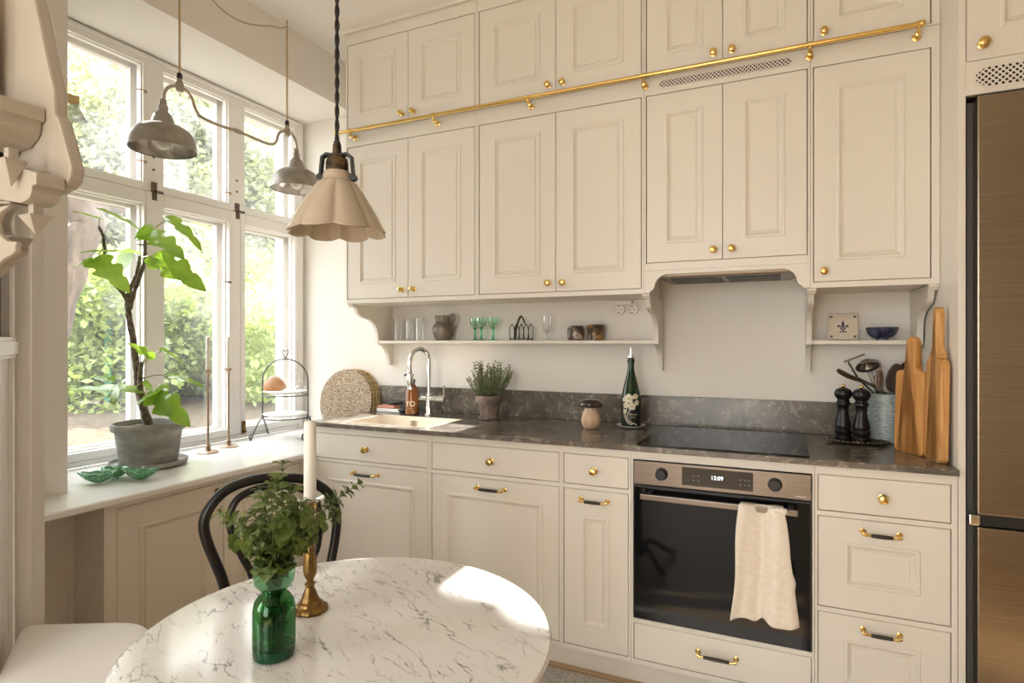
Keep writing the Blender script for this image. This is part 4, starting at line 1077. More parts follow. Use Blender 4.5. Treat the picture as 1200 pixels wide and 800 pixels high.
obj('handle', MB().tube([(q.x+.004, q.y+.03, CZ+.016), (q.x-.004, q.y+.036, CZ+.19), C3(1026, 458, 2.36)], .005, 8), DKSTEEL, t)
m = MB()
cb_ = C3(1026, 458, 2.36); ct_ = C3(1023, 421, 2.36)
for k in range(5):
    a = PI*k/5; e = Vector((math.cos(a), math.sin(a), 0))
    m.tube([cb_.lerp(ct_, .5-.5*math.cos(PI*i/18*1)*1)+e*(.026*math.sin(PI*i/18)) for i in range(19)] if False else
           [cb_+(ct_-cb_)*(math.sin(PI*i/18)**.8 if i <= 9 else math.sin(PI*i/18)**.8)+e*(.027*math.sin(2*PI*i/18)) for i in range(19)], .0011, 5)
obj('wires', m, DKSTEEL, t)
t = thing('serving_fork', 'pinkish steel slotted server facing forward in the crock', 'server', (q.x-.005, q.y-.03, CZ+.014))
obj('handle', MB().tube([(q.x+.022, q.y-.022, CZ+.016), (q.x+.010, q.y-.038, CZ+.19), C3(1031, 458, 2.24)], .0035, 8), DKSTEEL, t)
obj('blade', spoonbowl(C3(1031, 445, 2.24), (.03,0,1), (.5,-.9,.1), .082, .036, .005), mat('rosy_steel', (.48,.38,.32), .3, 1), t, solid=.0018, sharp=180)
t = thing('wooden_spoon', 'dark wooden spoon standing in the utensil crock, nearest the chopping boards', 'spoon', (q.x+.03, q.y, CZ+.014))
obj('handle', MB().tube([(q.x+.022, q.y+.0, CZ+.016), (q.x+.036, q.y-.006, CZ+.19), C3(1047, 456, 2.3)], [.0055,.006,.007], 8), mat('dark_wood', (.06,.04,.03), .5), t)
obj('bowl', spoonbowl(C3(1049, 443, 2.3), (.15,0,1), (.3,-.9,.1), .115, .062, .010), mat('dark_spoon_wood', (.075,.05,.036), .5), t, solid=.006, sharp=180)
t = thing('spatula', 'dark wooden spatula behind the wooden spoon in the crock', 'spatula', (q.x+.04, q.y+.02, CZ+.014))
obj('handle', MB().tube([(q.x+.024, q.y+.022, CZ+.016), (q.x+.036, q.y+.028, CZ+.19), C3(1057, 448, 2.345)], .0055, 8), mat('dark_spatula_wood', (.055,.038,.03), .5), t)
obj('blade', spoonbowl(C3(1060, 434, 2.345), (.30,0,1), (.2,-.9,.1), .075, .045, .004), mat('dark_spatula_blade', (.07,.045,.035), .5), t, solid=.006, sharp=180)

# chopping boards leaning on the fridge housing
def chop(name, label, outline, m_, xb, y0, ang, th, yaw):
    """outline: (along, up) polygon; the board stands on its end and leans back towards the housing"""
    mb = MB(); mb.prism(outline, lambda p, q_, d: (d, p, q_), 0, -th)
    M_ = Matrix.Translation((xb, y0, 0)) @ Matrix.Rotation(yaw, 4, 'Z') @ Matrix.Rotation(ang, 4, 'Y')
    zmin = min((M_ @ Vector(v)).z for v in mb.v); M_ = Matrix.Translation((0,0,KZ+.0005-zmin)) @ M_
    tag(obj(name, MB().add(mb.v, mb.f, M_), m_, org=(xb, y0, KZ), bevel=.005), label, 'chopping board')
def outline(w, h, hw, hh, rs=.02, neck=.02):
    pts = [(-w/2+.01, 0), (w/2-.01, 0), (w/2, .01), (w/2, h-rs)]
    pts += [(w/2-rs+rs*math.cos(a), h-rs+rs*math.sin(a)) for a in (PI/6, PI/3, PI/2)]
    pts += [(hw/2+neck*.5, h), (hw/2, h+neck*.7), (hw/2-.002, h+hh-.02), (hw/2-.008, h+hh-.006), (hw/2-.016, h+hh)]
    L_ = [(-a, b) for a, b in reversed(pts)]
    return pts+L_
chop('chopping_board', 'broad worn chopping board with short handle beside the crock', outline(.142, .287, .050, .118), BOARD, .424, 2.452, math.radians(1.6), .024, math.radians(27))
chop('chopping_board', 'tall paddle board with long slim handle against the fridge housing', outline(.122, .335, .034, .165, .03, .05), BOARD2, .474, 2.325, math.radians(1.0), .026, math.radians(9))

# ------------------------------------------------------------------ things on the open shelves
q0 = SH
def tumbler(x, y, h, r, label):
    tag(obj('tumbler', MB().lathe([(1e-4, .003), (r*.84, .003), (r*.86, 0), (r, h), (r-.0022, h), (r*.86-.002, .010), (1e-4, .009)], (x, y, q0), 28, cap0=False, cap1=False), CLEAR, org=(x, y, q0)), label, 'glass', 'clear tumblers on the shelf')
xx = lambda u, Y=2.735: onY(u, 400, Y).x
tumbler(xx(466.5), 2.735, .122, .026, 'clear tall tumbler on the long shelf nearest the window bracket')
tumbler(xx(478), 2.752, .118, .026, 'clear tumbler on the shelf between two other tumblers')
tumbler(xx(492), 2.735, .122, .026, 'clear tumbler on the shelf nearest the brown jug')
q = Vector((xx(519), 2.735, q0))
jg = thing('jug', 'squat brown pewter jug with handle on the long shelf', 'jug', q)
obj('body', MB().lathe([(.034, 0), (.040, .003), (.047, .018), (.056, .045), (.058, .062), (.052, .080), (.042, .094), (.039, .104), (.040, .122), (.042, .134), (.039, .134), (.036, .12), (.036, .10), (1e-4, .09)], q, 36, wob=lambda a, z: 1+(.16*max(0, math.cos(a-PI))**8 if z > .12 else 0)), PEWTER, jg)
obj('handle', MB().tube(smooth_path([q+Vector((.036,0,.128)), q+Vector((.058,0,.140)), q+Vector((.072,0,.128)), q+Vector((.070,0,.100)), q+Vector((.055,0,.072))], 5), .0058, 8, flat=1.3), PEWTER, jg)
def goblet(x, y, label):
    t = thing('goblet', label, 'goblet', (x, y, q0), 'pale green goblets on the shelf')
    obj('bowl', MB().lathe([(.004, .062), (.013, .066), (.024, .080), (.0275, .098), (.0268, .118), (.0252, .118), (.0258, .098), (.022, .082), (1e-4, .071)], (x, y, q0), 28, cap0=False, cap1=False), GREENGLASS, t)
    obj('stem', MB().lathe([(1e-4, .0005), (.0275, .0005), (.027, .003), (.009, .006), (.005, .010), (.0075, .015), (.0045, .019), (.006, .028), (.004, .036), (.006, .046), (.0045, .055), (.012, .0655), (.004, .069), (1e-4, .0695)], (x, y, q0), 22), STEMGREEN, t)
    return t
g1 = goblet(xx(556.5, 2.76), 2.76, 'pale green goblet on the shelf closest to the brown jug')
dup(g1, (xx(564, 2.715), 2.715, q0), 'pale green goblet on the shelf standing between the other two')
dup(g1, (xx(578), 2.735, q0), 'pale green goblet on the shelf closest to the toast rack')
# toast rack
xa, xb = xx(600), xx(622)
tr2 = thing('toast_rack', 'dark wire toast rack with pointed handle on the shelf', 'rack', ((xa+xb)/2, 2.735, q0))
m = MB()
for y in (2.71, 2.76): m.tube([(xa, y, q0+.008), (xb, y, q0+.008)], .0022, 6)
for k in range(5):
    x = xa+(xb-xa)*k/4; m.tube([(x, 2.705, q0+.008), (x, 2.765, q0+.008)], .002, 6)
for x in (xa+.004, xb-.004):
    for y in (2.708, 2.762): m.ball((x, y, q0+.0045), .0042, 6)
obj('base', m, BLACK, tr2)
for k in range(5):
    x = xa+(xb-xa)*k/4
    for dy in (0,):
        obj('hoop', MB().tube(smooth_path([(x, 2.710, q0+.010), (x-.003, 2.714, q0+.055), (x, 2.735, q0+.082), (x+.003, 2.756, q0+.055), (x, 2.760, q0+.010)], 5), .0022, 6), BLACK, tr2)
xm = (xa+xb)/2
obj('handle', MB().tube(smooth_path([(xm-.032, 2.733, q0+.012), (xm-.028, 2.733, q0+.06), (xm-.002, 2.733, q0+.122), (xm+.022, 2.733, q0+.085)], 5), [.006]*11+[.004]*5, 7), mat('brown_iron', (.06,.035,.03), .5, .4), tr2)
# champagne flute
q = Vector((xx(641), 2.735, q0))
ft = thing('champagne_flute', 'clear stemmed glass on the shelf next to the toast rack', 'glass', q)
obj('bowl', MB().lathe([(.004, .036), (.018, .046), (.0225, .065), (.0215, .122), (.0198, .122), (.0205, .065), (.016, .049), (1e-4, .042)], q, 28, cap0=False, cap1=False), CLEAR, ft)
obj('stem', MB().lathe([(1e-4, .0005), (.026, .0005), (.026, .002), (.006, .005), (.004, .014), (.0045, .030), (.007, .037), (1e-4, .039)], q, 20), CLEAR, ft)
def mug(u, m_, label, prof):
    q = Vector((xx(u), 2.735, q0))
    o = obj('cup', MB().lathe(prof, q, 32, wob=lambda a, z: 1+.015*math.sin(a*3+z*40)), m_, org=q)
    tag(o, label, 'cup', 'small handmade cups on the shelf')
mug(674.5, MUGA, 'small grey-brown pottery cup with pale patch on the shelf', [(.034, 0), (.038, .003), (.042, .03), (.040, .055), (.036, .070), (.031, .071), (.030, .06), (1e-4, .012)])
mug(697.5, MUGB, 'small dark pottery cup with amber patch on the shelf', [(.036, 0), (.038, .003), (.037, .03), (.040, .056), (.044, .064), (.042, .074), (.036, .075), (.033, .062), (1e-4, .012)])
# wall sockets with a small white adapter above
for u, lab in ((725.3, 'round white wall socket under the cabinet, the one nearer the mugs'), (740.3, 'round white wall socket under the cabinet, the one beside the hood bracket')):
    p = onY(u, 362.3, YW-.014)
    t = thing('wall_socket', lab, 'socket', (p.x, YW-.001, p.z), 'round white sockets on the wall')
    Mx = Matrix.Translation((p.x, YW-.0012, p.z)) @ Matrix.Rotation(PI/2, 4, 'X')
    obj('rim', MB().lathe([(.0285, 0), (.0285, .010), (.026, .0145), (.0205, .0155), (.0195, .0145), (.0185, .004), (1e-4, .004)], (0,0,0), 32, Mx), CERAMIC, t)
    m = MB()
    for dx in (-.0095, .0095): m.lathe([(.0026, .0042), (.0026, .0046)], (0,0,0), 10, Mx @ Matrix.Translation((dx, 0, 0)))
    for dz in (-1, 1): m.box(p.x-.004, p.x+.004, YW-.012, YW-.0056, p.z+dz*.0165-.002, p.z+dz*.0165+.002)
    obj('contacts', m, BLACKMATT, t)
p = onY(731, 349, YW-.02); p.z = 1.486
t = thing('junction_box', 'slim white cable box mounted above the two round sockets', 'cable box', (p.x, YW-.001, p.z))
obj('cover', MB().box(p.x-.040, p.x+.040, YW-.032, YW-.0012, p.z-.010, p.z+.011), CERAMIC, t, bevel=.004)
obj('cable', MB().tube(smooth_path([(p.x+.037, YW-.012, p.z-.004), (p.x+.056, YW-.010, p.z-.006), (p.x+.054, YW-.010, p.z-.022), (p.x+.045, YW-.010, p.z-.028)], 4), .003, 6), CERAMIC, t)
# tile and bowl on the short shelf
p0, p1 = onY(970.5, 396, 2.745), onY(1006, 396, 2.745)
W_ = p1.x-p0.x; xc = (p0.x+p1.x)/2; t = thing('ceramic_tile', 'square cream tile with dark fleur-de-lis leaning on the wall', 'tile', (xc, 2.745, SH))
lm = Matrix.Translation((xc, 2.748, SH+.001)) @ Matrix.Rotation(math.radians(-7), 4, 'X')
obj('slab', MB().box(-W_/2, W_/2, 0, .010, .0003, W_, lm), TILEGLAZE, t, bevel=.0015)
m = MB()
m2 = MB()
def ink(poly, m=m): m.prism([(a*W_, b*W_) for a, b in poly], lambda p, q_, d: tuple(lm @ Vector((p, d, q_))), -.0005, .0001)
def sp2(pts): return [(p.x, p.y) for p in smooth_path([(a, b, 0) for a, b in pts], 4, True)]
ink(sp2([(0, .72), (.045, .63), (.05, .56), (.022, .46), (0, .44), (-.022, .46), (-.05, .56), (-.045, .63)]))
for s1 in (-1, 1):
    ink(sp2([(s1*.03, .44), (s1*.06, .50), (s1*.11, .56), (s1*.17, .555), (s1*.185, .50), (s1*.15, .455), (s1*.13, .47), (s1*.145, .50), (s1*.12, .51), (s1*.09, .47), (s1*.055, .42)]))
    ink(sp2([(s1*.02, .37), (s1*.06, .33), (s1*.12, .31), (s1*.13, .28), (s1*.07, .28), (s1*.03, .32)]))
    for s2 in (-1, 1):
        cx, cz = s1*.43, .5+s2*.43
        ink([(cx, cz), (cx-s1*.02, cz-s2*.085), (cx-s1*.085, cz-s2*.085), (cx-s1*.085, cz-s2*.02)], m2)
        ink([(cx+s1*.02, cz-s2*.05), (cx+s1*.01, cz-s2*.12), (cx-s1*.03, cz-s2*.07)], m2)
ink([(-.10, .425), (.10, .425), (.10, .39), (-.10, .39)]); ink(sp2([(0, .385), (.025, .34), (0, .24), (-.025, .34)]))
obj('corner_marks', m2, INK, t, flatshade=True); obj('emblem', m, INK, t, flatshade=True)
p = onY(1033.5, 396, 2.733)
bw = thing('bowl', 'small dark navy glazed bowl on the short shelf', 'bowl', (p.x, 2.733, SH))
obj('body', MB().lathe([(1e-4, .008), (.022, .007), (.038, .012), (.049, .024), (.055, .040), (.0565, .050), (.0545, .0505), (.050, .036), (.040, .020), (1e-4, .012)], (p.x, 2.733, SH), 40), NAVY, bw)
obj('foot_ring', MB().lathe([(.018, 0), (.022, 0), (.022, .008), (.018, .008)], (p.x, 2.733, SH), 30), NAVY, bw)

# ------------------------------------------------------------------ round marble table and what stands on it
TC = Vector((-.775, .918, 0)); TZ = .73
tb = thing('table', 'round white marble table with grey veins', 'table', TC)
prof = [(1e-4, -.024), (.380, -.024), (.392, -.022), (.399, -.015), (.4015, -.007), (.4005, -.003), (.397, -.0005), (.380, 0), (.25, 0), (1e-4, 0)]
obj('tabletop', MB().lathe(prof, (TC.x, TC.y, TZ), 96), MARBLE, tb)
obj('pedestal', MB().lathe([(.03, .03), (.05, .05), (.035, .10), (.028, .30), (.036, .40), (.028, .48), (.03, .62), (.06, .68), (.16, .70), (.16, .7055)], TC, 28), BLACKWOOD, tb)
for k in range(4):
    a = PI/4+PI/2*k; e = Vector((math.cos(a), math.sin(a), 0))
    obj('foot', MB().tube(smooth_path([TC+e*.02+Vector((0,0,.09)), TC+e*.10+Vector((0,0,.11)), TC+e*.20+Vector((0,0,.05)), TC+e*.27+Vector((0,0,.018))], 5), .016, 10), BLACKWOOD, tb)
# glass vase with herbs
V0 = Vector((-.836, .790, TZ+.0006))
vs_ = thing('vase', 'waisted emerald green glass vase on the marble table', 'vase', V0)
vr = .0368
obj('solid_base', MB().lathe([(.031, 0), (.0355, .003), (vr, .010), (.0362, .020), (1e-4, .022)], V0, 40), VASEBASE, vs_)
obj('body', MB().lathe([(vr, .0205), (vr, .085), (.034, .100), (.026, .111), (.018, .118)], V0, 44, cap0=False, cap1=False), VASEGLASS, vs_)
obj('upper_bowl', MB().lathe([(.018, .1182), (.026, .124), (.0335, .134), (.0362, .147), (.0358, .165), (.0348, .172)], V0, 44, cap0=False, cap1=False), VASETOP, vs_)
hb_ = thing('herb_bunch', 'bunch of leafy green herb sprigs in the emerald vase', 'herbs', V0+Vector((0,0,.024)))
stm, lvs, inner = MB(), MB(), MB(); rr = random.Random(11)
vd = _c*V0.y-_s*V0.x
def small_leaf(mb, p, d, L, W, nrm):
    d = d.normalized(); sd = d.cross(nrm).normalized(); n2 = sd.cross(d).normalized()
    pts = [(0, .0, 0), (.22, .36, .10), (.5, .5, .12), (.78, .36, .06), (1, 0, -.10)]
    vs = [p+d*(L*a)+n2*(L*c) for a, b, c in pts]
    l_ = [p+d*(L*a)+sd*(W*b)+n2*(L*(c+.12)) for a, b, c in pts[1:4]]; r_ = [p+d*(L*a)-sd*(W*b)+n2*(L*(c+.12)) for a, b, c in pts[1:4]]
    A = vs+l_+r_
    mb.add(A, [(0,1,5), (1,2,6,5), (2,3,7,6), (3,4,7), (0,8,1), (1,8,9,2), (2,9,10,3), (3,10,4)])
tips = [(331,545),(318,566),(302,574),(326,560),(258,602),(268,608),(284,612),(290,640),(276,634),(341,575),(356,588),(384,586),(404,576),(419,567),(394,603),(376,612),(366,628),(347,608),(352,640),(311,600),(325,588),(300,620),(338,620),(330,605),(310,585),(345,592),(296,600),(318,630),(360,602),(335,640),(305,645),(322,612)]
for tu, tv in tips:
    tip = onD(tu, tv, vd+rr.uniform(-.055, .055))
    A = V0+Vector((rr.uniform(-.018, .018), rr.uniform(-.018, .018), .03)); N_ = V0+Vector((rr.uniform(-.011, .011), rr.uniform(-.011, .011), .118))
    Tq = V0+(Vector((tip.x-V0.x, tip.y-V0.y, 0)).normalized()*rr.uniform(.006, .026))+Vector((0,0,.172))
    Md = Tq.lerp(tip, .5)+Vector((0,0,.014))
    path = smooth_path([A, N_, Tq, Md, tip], 6); n = len(path)
    stm.tube(path, [.0016-.0009*i/(n-1) for i in range(n)], 5)
    i0 = 11
    for i in range(i0, n):
        if (i-i0) % 3 != 0 and i < n-3: continue
        k = (i-i0)/(n-1-i0); p = path[i]; t = (path[i]-path[i-1]).normalized()
        a0 = (i % 2)*PI/2+rr.uniform(-.4, .4)
        e1 = t.orthogonal().normalized(); e2 = t.cross(e1)
        for s1 in (0, PI):
            o_ = e1*math.cos(a0+s1)+e2*math.sin(a0+s1)
            L_ = rr.uniform(.024, .040)*(1-.45*k); small_leaf(lvs, p, o_*1.0+t*.45+Vector((0,0,-.15+rr.uniform(-.2,.2))), L_, L_*rr.uniform(.75, .95), t)
        if i == n-1:
            for q_ in range(3): small_leaf(lvs, p, t+e1*rr.uniform(-.6,.6)+e2*rr.uniform(-.6,.6), .011, .009, e1)
    for q_ in range(2):                                  # leaves under water and in the neck bowl
        zz = rr.choice([.05, .06, .075, .09, .14, .15, .16]); rr_ = .024 if zz < .1 or zz > .13 else .01
        a = rr.uniform(0, 2*PI); small_leaf(inner, V0+Vector((rr_*.4*math.cos(a), rr_*.4*math.sin(a), zz)), Vector((math.cos(a), math.sin(a), rr.uniform(-.3,.6))), .018, .015, Vector((0,0,1)))
obj('stems', stm, mat('herb_stem', (.10,.13,.04), .6), hb_); obj('foliage', lvs.add(inner.v, inner.f), HERBLEAF, hb_, sharp=60)
# brass candlestick and candle
K0 = Vector((-.908, .955, TZ+.0006))
cs = thing('candlestick', 'ornate aged brass candlestick on the marble table behind the green vase', 'candlestick', K0)
obj('foot', MB().lathe([(.033, 0), (.0345, .004), (.033, .008), (.028, .012), (.0255, .013), (.0245, .018), (.020, .022)], K0, 64, wob=lambda a, z: 1+(.09*abs(math.sin(a*5))+.03*math.sin(a*20) if z < .0125 else 0)), OLDBRASS, cs)
obj('shaft', MB().lathe([(.020, .0215), (.0165, .030), (.012, .042), (.008, .050), (.0115, .055), (.0115, .058), (.0065, .062), (.0085, .067), (.0125, .075), (.0148, .088), (.0135, .105), (.0105, .130), (.008, .155), (.0068, .180), (.007, .192), (.010, .196), (.0075, .200), (.009, .206), (.0135, .214), (.0155, .224), (.0165, .230), (.0135, .2305), (.0125, .222), (1e-4, .218)], K0, 32), OLDBRASS, cs)
tag(obj('drip_ring', MB().lathe([(.0145, .2312), (.022, .2318), (.030, .236), (.0305, .2375), (.022, .2335), (.0145, .2330)], K0, 32, cap0=False, cap1=False), CLEAR, org=K0+Vector((0,0,.231))), 'clear glass drip ring under the white candle on the brass candlestick', 'drip ring')
c = tag(obj('candle', MB().lathe([(.0112, .2195), (.0128, .24), (.0128, .395), (.010, .401), (1e-4, .4025)], K0, 24), CANDLE, org=K0+Vector((0,0,.2195))), 'thick white candle standing in the brass candlestick on the table', 'candle')
obj('wick', MB().tube([K0+Vector((0,0,.4015)), K0+Vector((.001,0,.412))], .001, 5), BLACK, c)

# ------------------------------------------------------------------ seats
PC = Vector((-1.366, 1.277, 0)); nc = Vector((.854, -.52, 0)).normalized()
def onPl(u, v, off=0.):
    r = Vector(ray(u, v)); O = Vector((0,0,EYE)); t = ((PC+nc*off-O).dot(nc))/r.dot(nc); return O+r*t
ch = thing('chair', 'black bentwood chair with looped back pushed up to the marble table', 'chair', PC)
px_out = [(263,687),(254,662),(244,638),(239,618),(242,602),(254,584),(271,571),(293,563),(315,559.5),(338,559.5),(358,562),(374,569),(386,579),(393,595),(394.5,613),(392,635),(388,657)]
o_ = [onPl(u, v) for u, v in px_out]
sd = Vector((-nc.y, nc.x, 0))
if sd.dot(o_[-1]-o_[0]) < 0: sd = -sd
cen = PC+nc*.19
SEATZ = .46
lo, hi = o_[0], o_[-1]
L0 = Vector((lo.x, lo.y, SEATZ-.01))+sd*.03; L1 = Vector((hi.x, hi.y, SEATZ-.01))-sd*.03
legL = Vector((L0.x, L0.y, .004))-nc*.07; legR = Vector((L1.x, L1.y, .004))-nc*.07
obj('outer_hoop', MB().tube(smooth_path([legL, L0]+o_+[L1, legR], 4), .0145, 12), BLACKWOOD, ch)
px_in = [(296,677),(284,652),(274,631),(269,612),(270,600),(279,584),(298,573.5),(322,569.5),(346,571),(362,578),(372,592),(375,612),(372,640),(366,660)]
i_ = [onPl(u, v, .012) for u, v in px_in]
I0 = Vector((i_[0].x, i_[0].y, SEATZ+.01))+sd*.02; I1 = Vector((i_[-1].x, i_[-1].y, SEATZ+.01))-sd*.01
obj('inner_hoop', MB().tube(smooth_path([I0]+i_+[I1], 4), .0105, 10), BLACKWOOD, ch)
obj('seat', MB().lathe([(1e-4, -.004), (.175, -.012), (.195, -.016), (.203, -.004), (.200, .012), (.185, .018), (.165, .012), (1e-4, .008)], (cen.x, cen.y, SEATZ), 48), BLACKWOOD, ch)
for s1 in (-1, 1):
    A = cen+sd*(.12*s1)+nc*.12; B_ = cen+sd*(.15*s1)+nc*.17
    obj('leg', MB().tube([(A.x, A.y, SEATZ-.012), ((A.x+B_.x)/2, (A.y+B_.y)/2, .22), (B_.x, B_.y, .003)], [.016, .0145, .0115], 10), BLACKWOOD, ch)
obj('hoop_stretcher', MB().tube([(cen.x+.135*math.cos(a), cen.y+.135*math.sin(a), .22) for a in [2*PI*i/36 for i in range(36)]], .009, 8, True), BLACKWOOD, ch)

bs = thing('stool', 'white upholstered seat between the glazed door and the marble table', 'seat', (-1.63, .90, 0))
corners = [Vector((-1.985, .952, 0)), Vector((-1.655, 1.125, 0)), Vector((-1.30, .83, 0)), Vector((-1.62, .70, 0))]
def roundpoly(cs_, rads, n=8):
    out = []
    for i, c in enumerate(cs_):
        a, b = (cs_[i-1]-c).normalized(), (cs_[(i+1) % len(cs_)]-c).normalized(); r = rads[i]
        p, q_ = c+a*r, c+b*r
        for k in range(n+1):
            t = k/n; out.append(p*(1-t)**2+c*(2*t*(1-t))+q_*t*t)
    return out
rp = roundpoly(corners, [.05, .11, .09, .06])
cen2 = sum(corners, Vector())/4
m = MB(); rings = []
for sc, z in ((.94, .395), (.985, .40), (1.0, .42), (1.0, .465), (.985, .482), (.95, .489), (.85, .492), (.6, .494), (.3, .495)):
    rings.append([(cen2.x+(p.x-cen2.x)*sc, cen2.y+(p.y-cen2.y)*sc, z) for p in rp])
n = len(rp); vs = sum(rings, []); fs = []
for j in range(len(rings)-1):
    for i in range(n): fs.append((j*n+i, j*n+(i+1) % n, (j+1)*n+(i+1) % n, (j+1)*n+i))
fs += [tuple(range(n-1, -1, -1)), tuple((len(rings)-1)*n+i for i in range(n))]
m.add(vs, fs); obj('cushion', m, SEATCLOTH, bs, sharp=60)
for c in corners:
    p = c.lerp(cen2, .22); obj('leg', MB().lathe([(.012, .002), (.018, .394)], (p.x, p.y, 0), 12), WHITE, bs)

# ------------------------------------------------------------------ lamps
LD = 1.25; L0 = onD(395, 274, LD); lx, ly, lz = L0
pn = thing('pendant_lamp', 'cream pleated ceramic pendant lamp on a twisted black cord over the table', 'lamp', (lx, ly, ZC))
def pwob(a, z): 
    k = max(0, min(1, (.118-z)/.035)); return 1-(.13*k)*(1-abs(math.sin(4*a+.5)))**1.6
def shadef(u, v):
    pr = [(.027, .126), (.0275, .118), (.030, .112), (.040, .104), (.054, .086), (.070, .060), (.086, .034), (.098, .010), (.104, .0)]
    i = min(int(v*(len(pr)-1)), len(pr)-2); t = v*(len(pr)-1)-i
    r = pr[i][0]*(1-t)+pr[i+1][0]*t; z = pr[i][1]*(1-t)+pr[i+1][1]*t
    a = u*2*PI; c_ = (1-abs(math.sin(4*a+.5)))**1.6
    return (lx+r*pwob(a, z)*math.cos(a), ly+r*pwob(a, z)*math.sin(a), lz+z+.007*c_*(v**3))
obj('shade', MB().grid(shadef, 128, 33, True), SHADE, pn, solid=.0035, sharp=60)
obj('collar', MB().lathe([(.025, .116), (.0272, .118), (.0272, .130), (.025, .132)], L0, 32), SHADE, pn)
obj('socket', MB().lathe([(.0235, .130), (.0235, .150), (.021, .158), (.016, .165), (.010, .168), (.0085, .190), (.006, .192)], L0, 28), noise_color(mat('dark_brass', (.1,.07,.04), .4, .8), [(.35, (.035,.027,.02)), (.75, (.24,.16,.08))], 30), pn)
obj('cord_grip', MB().lathe([(.0092, .166), (.0085, .172), (.0072, .195), (.0055, .197)], L0, 16), BLACKMATT, pn)
m = MB()
for s1 in (-1, 1):
    e = rv*s1
    pts = [Vector(L0)+Vector((0,0,.166)), Vector(L0)+e*.022+Vector((0,0,.169)), Vector(L0)+e*.031+Vector((0,0,.162)), Vector(L0)+e*.035+Vector((0,0,.122))]
    m.tube(pts, .0046, 6, flat=2.3); m.lathe([(.0075, -.008), (.0075, .008)], (0,0,0), 12, Matrix.Translation(Vector(L0)+e*.035+Vector((0,0,.120))) @ Matrix.Rotation(PI/2, 4, rv))
obj('yoke', m, BLACK, pn)
m = MB()
for k in (0, PI):
    m.tube([(lx+.0024*math.cos(k+i*.62), ly+.0024*math.sin(k+i*.62), lz+.192+i*(ZC-.0005-lz-.192)/200) for i in range(201)], .0029, 6)
obj('cord', m, BLACKCORD, pn)
obj('bulb', MB().ball((lx, ly, lz+.075), .022, 12, (1,1,1.25)), mat('frosted_bulb', (.85,.83,.78), .3), pn)
obj('ceiling_rose', MB().lathe([(.045, -.03), (.05, -.015), (.05, -.0005)], (lx, ly, ZC), 28), BLACKMATT, pn)

XL = -2.27
tl = thing('twin_lamp', 'twin zinc pendant lamp with curved arm hanging before the window', 'lamp', (XL, 1.95, ZC))
def zinc(u, v, r, s_):
    p = onX(u, v, XL); k = r/.12
    pr = [(.120, 0), (.1225, -.001), (.1225, .003), (.1215, .022), (.117, .044), (.107, .064), (.092, .080), (.072, .091), (.052, .097), (.0445, .099), (.042, .106), (.038, .122), (.030, .142), (.019, .152), (.017, .158)]
    sh = obj('shade', MB().lathe([(a*k, b*k) for a, b in pr], p, 48, cap0=False, cap1=False), SILVER, tl, solid=.0022)
    inn = [(.1185, .002), (.118, .02), (.113, .041), (.104, .060), (.089, .075), (.070, .086), (1e-4, .092)]
    obj('reflector', MB().lathe([(a*k, b*k) for a, b in inn], p, 48, cap0=False), SILVERIN, sh)
    obj('bulb', MB().ball((p.x, p.y, p.z+.035*k), .030*k, 12, (1,1,1.2)), mat('clear_bulb', (.8,.78,.72), .08), sh)
    obj('socket', MB().lathe([(.017*k, .158*k), (.019*k, .166*k), (.019*k, .176*k), (.0135*k, .180*k), (.0135*k, .2*k), (.009, .205*k)], p, 20), SILVER, tl)
    return p
p1_ = zinc(191, 175.5, .120, 1); p2_ = zinc(347, 221.5, .122, 1)
X5 = lambda x, y: onX(140+x/5, 80+y/5, XL)
arm1 = [Vector((p1_.x, p1_.y, p1_.z+.2)), X5(258,190), X5(264,140), X5(290,110), X5(330,101), X5(352,104)]
arm2 = [X5(352,104), X5(395,135), X5(425,180), X5(440,230), X5(465,275), X5(520,308), X5(600,340), X5(670,362)]
arm3 = [X5(670,362), X5(720,382), X5(800,415), X5(860,438), X5(900,445), X5(920,425), X5(930,390), X5(950,370), X5(982,368)]
arm4 = [X5(982,368), X5(1010,385), X5(1030,420), X5(1040,470), Vector((p2_.x, p2_.y, p2_.z+.178))]
m = MB()
for a in (arm1, arm2, arm3, arm4): m.tube(smooth_path(a, 5), .0072, 10)
obj('arm', m, mat('aged_nickel', (.46,.41,.34), .35, .9), tl)
JN = mat('aged_nickel_joint', (.42,.37,.30), .4, .9)
for x, y in ((352, 100), (982, 366)):
    obj('joint', MB().lathe([(.010, -.028), (.016, -.022), (.016, .008), (.011, .016), (.007, .03)], X5(x, y), 16), JN, tl)
m = MB().tube([X5(664, 360), X5(680, 366), X5(700, 374), X5(720, 382)], [.009, .0125, .0125, .009], 10)
obj('coupling', m, JN, tl)
for x, y in ((352, 100), (982, 366)):
    obj('cord_grip', MB().lathe([(.011, .028), (.010, .048), (.005, .052)], X5(x, y), 12), BLACKMATT, tl)
for x, y in ((352, 100), (982, 366)):
    p = X5(x, y); obj('cord', MB().tube([p+Vector((0,0,.045)), (p.x, p.y, ZC-.003)], .0042, 8), CABLE, tl)
pp = X5(982, 366)
sw = [Vector((pp.x, pp.y, ZC-.035))]+[onX(u, v, XL+.03) for u, v in ((328,33),(319,30.5),(300,29.5),(282,25),(265,15),(250,1),(243,-8))]
obj('swag_cord', MB().tube(smooth_path(sw, 5), .0034, 7), CABLE, tl)
obj('hook', MB().tube(smooth_path([(pp.x, pp.y, ZC-.0005), (pp.x, pp.y, ZC-.02), (pp.x+.010, pp.y, ZC-.034), (pp.x, pp.y, ZC-.044), (pp.x-.010, pp.y, ZC-.036)], 4), .0028, 7), CERAMIC, tl)

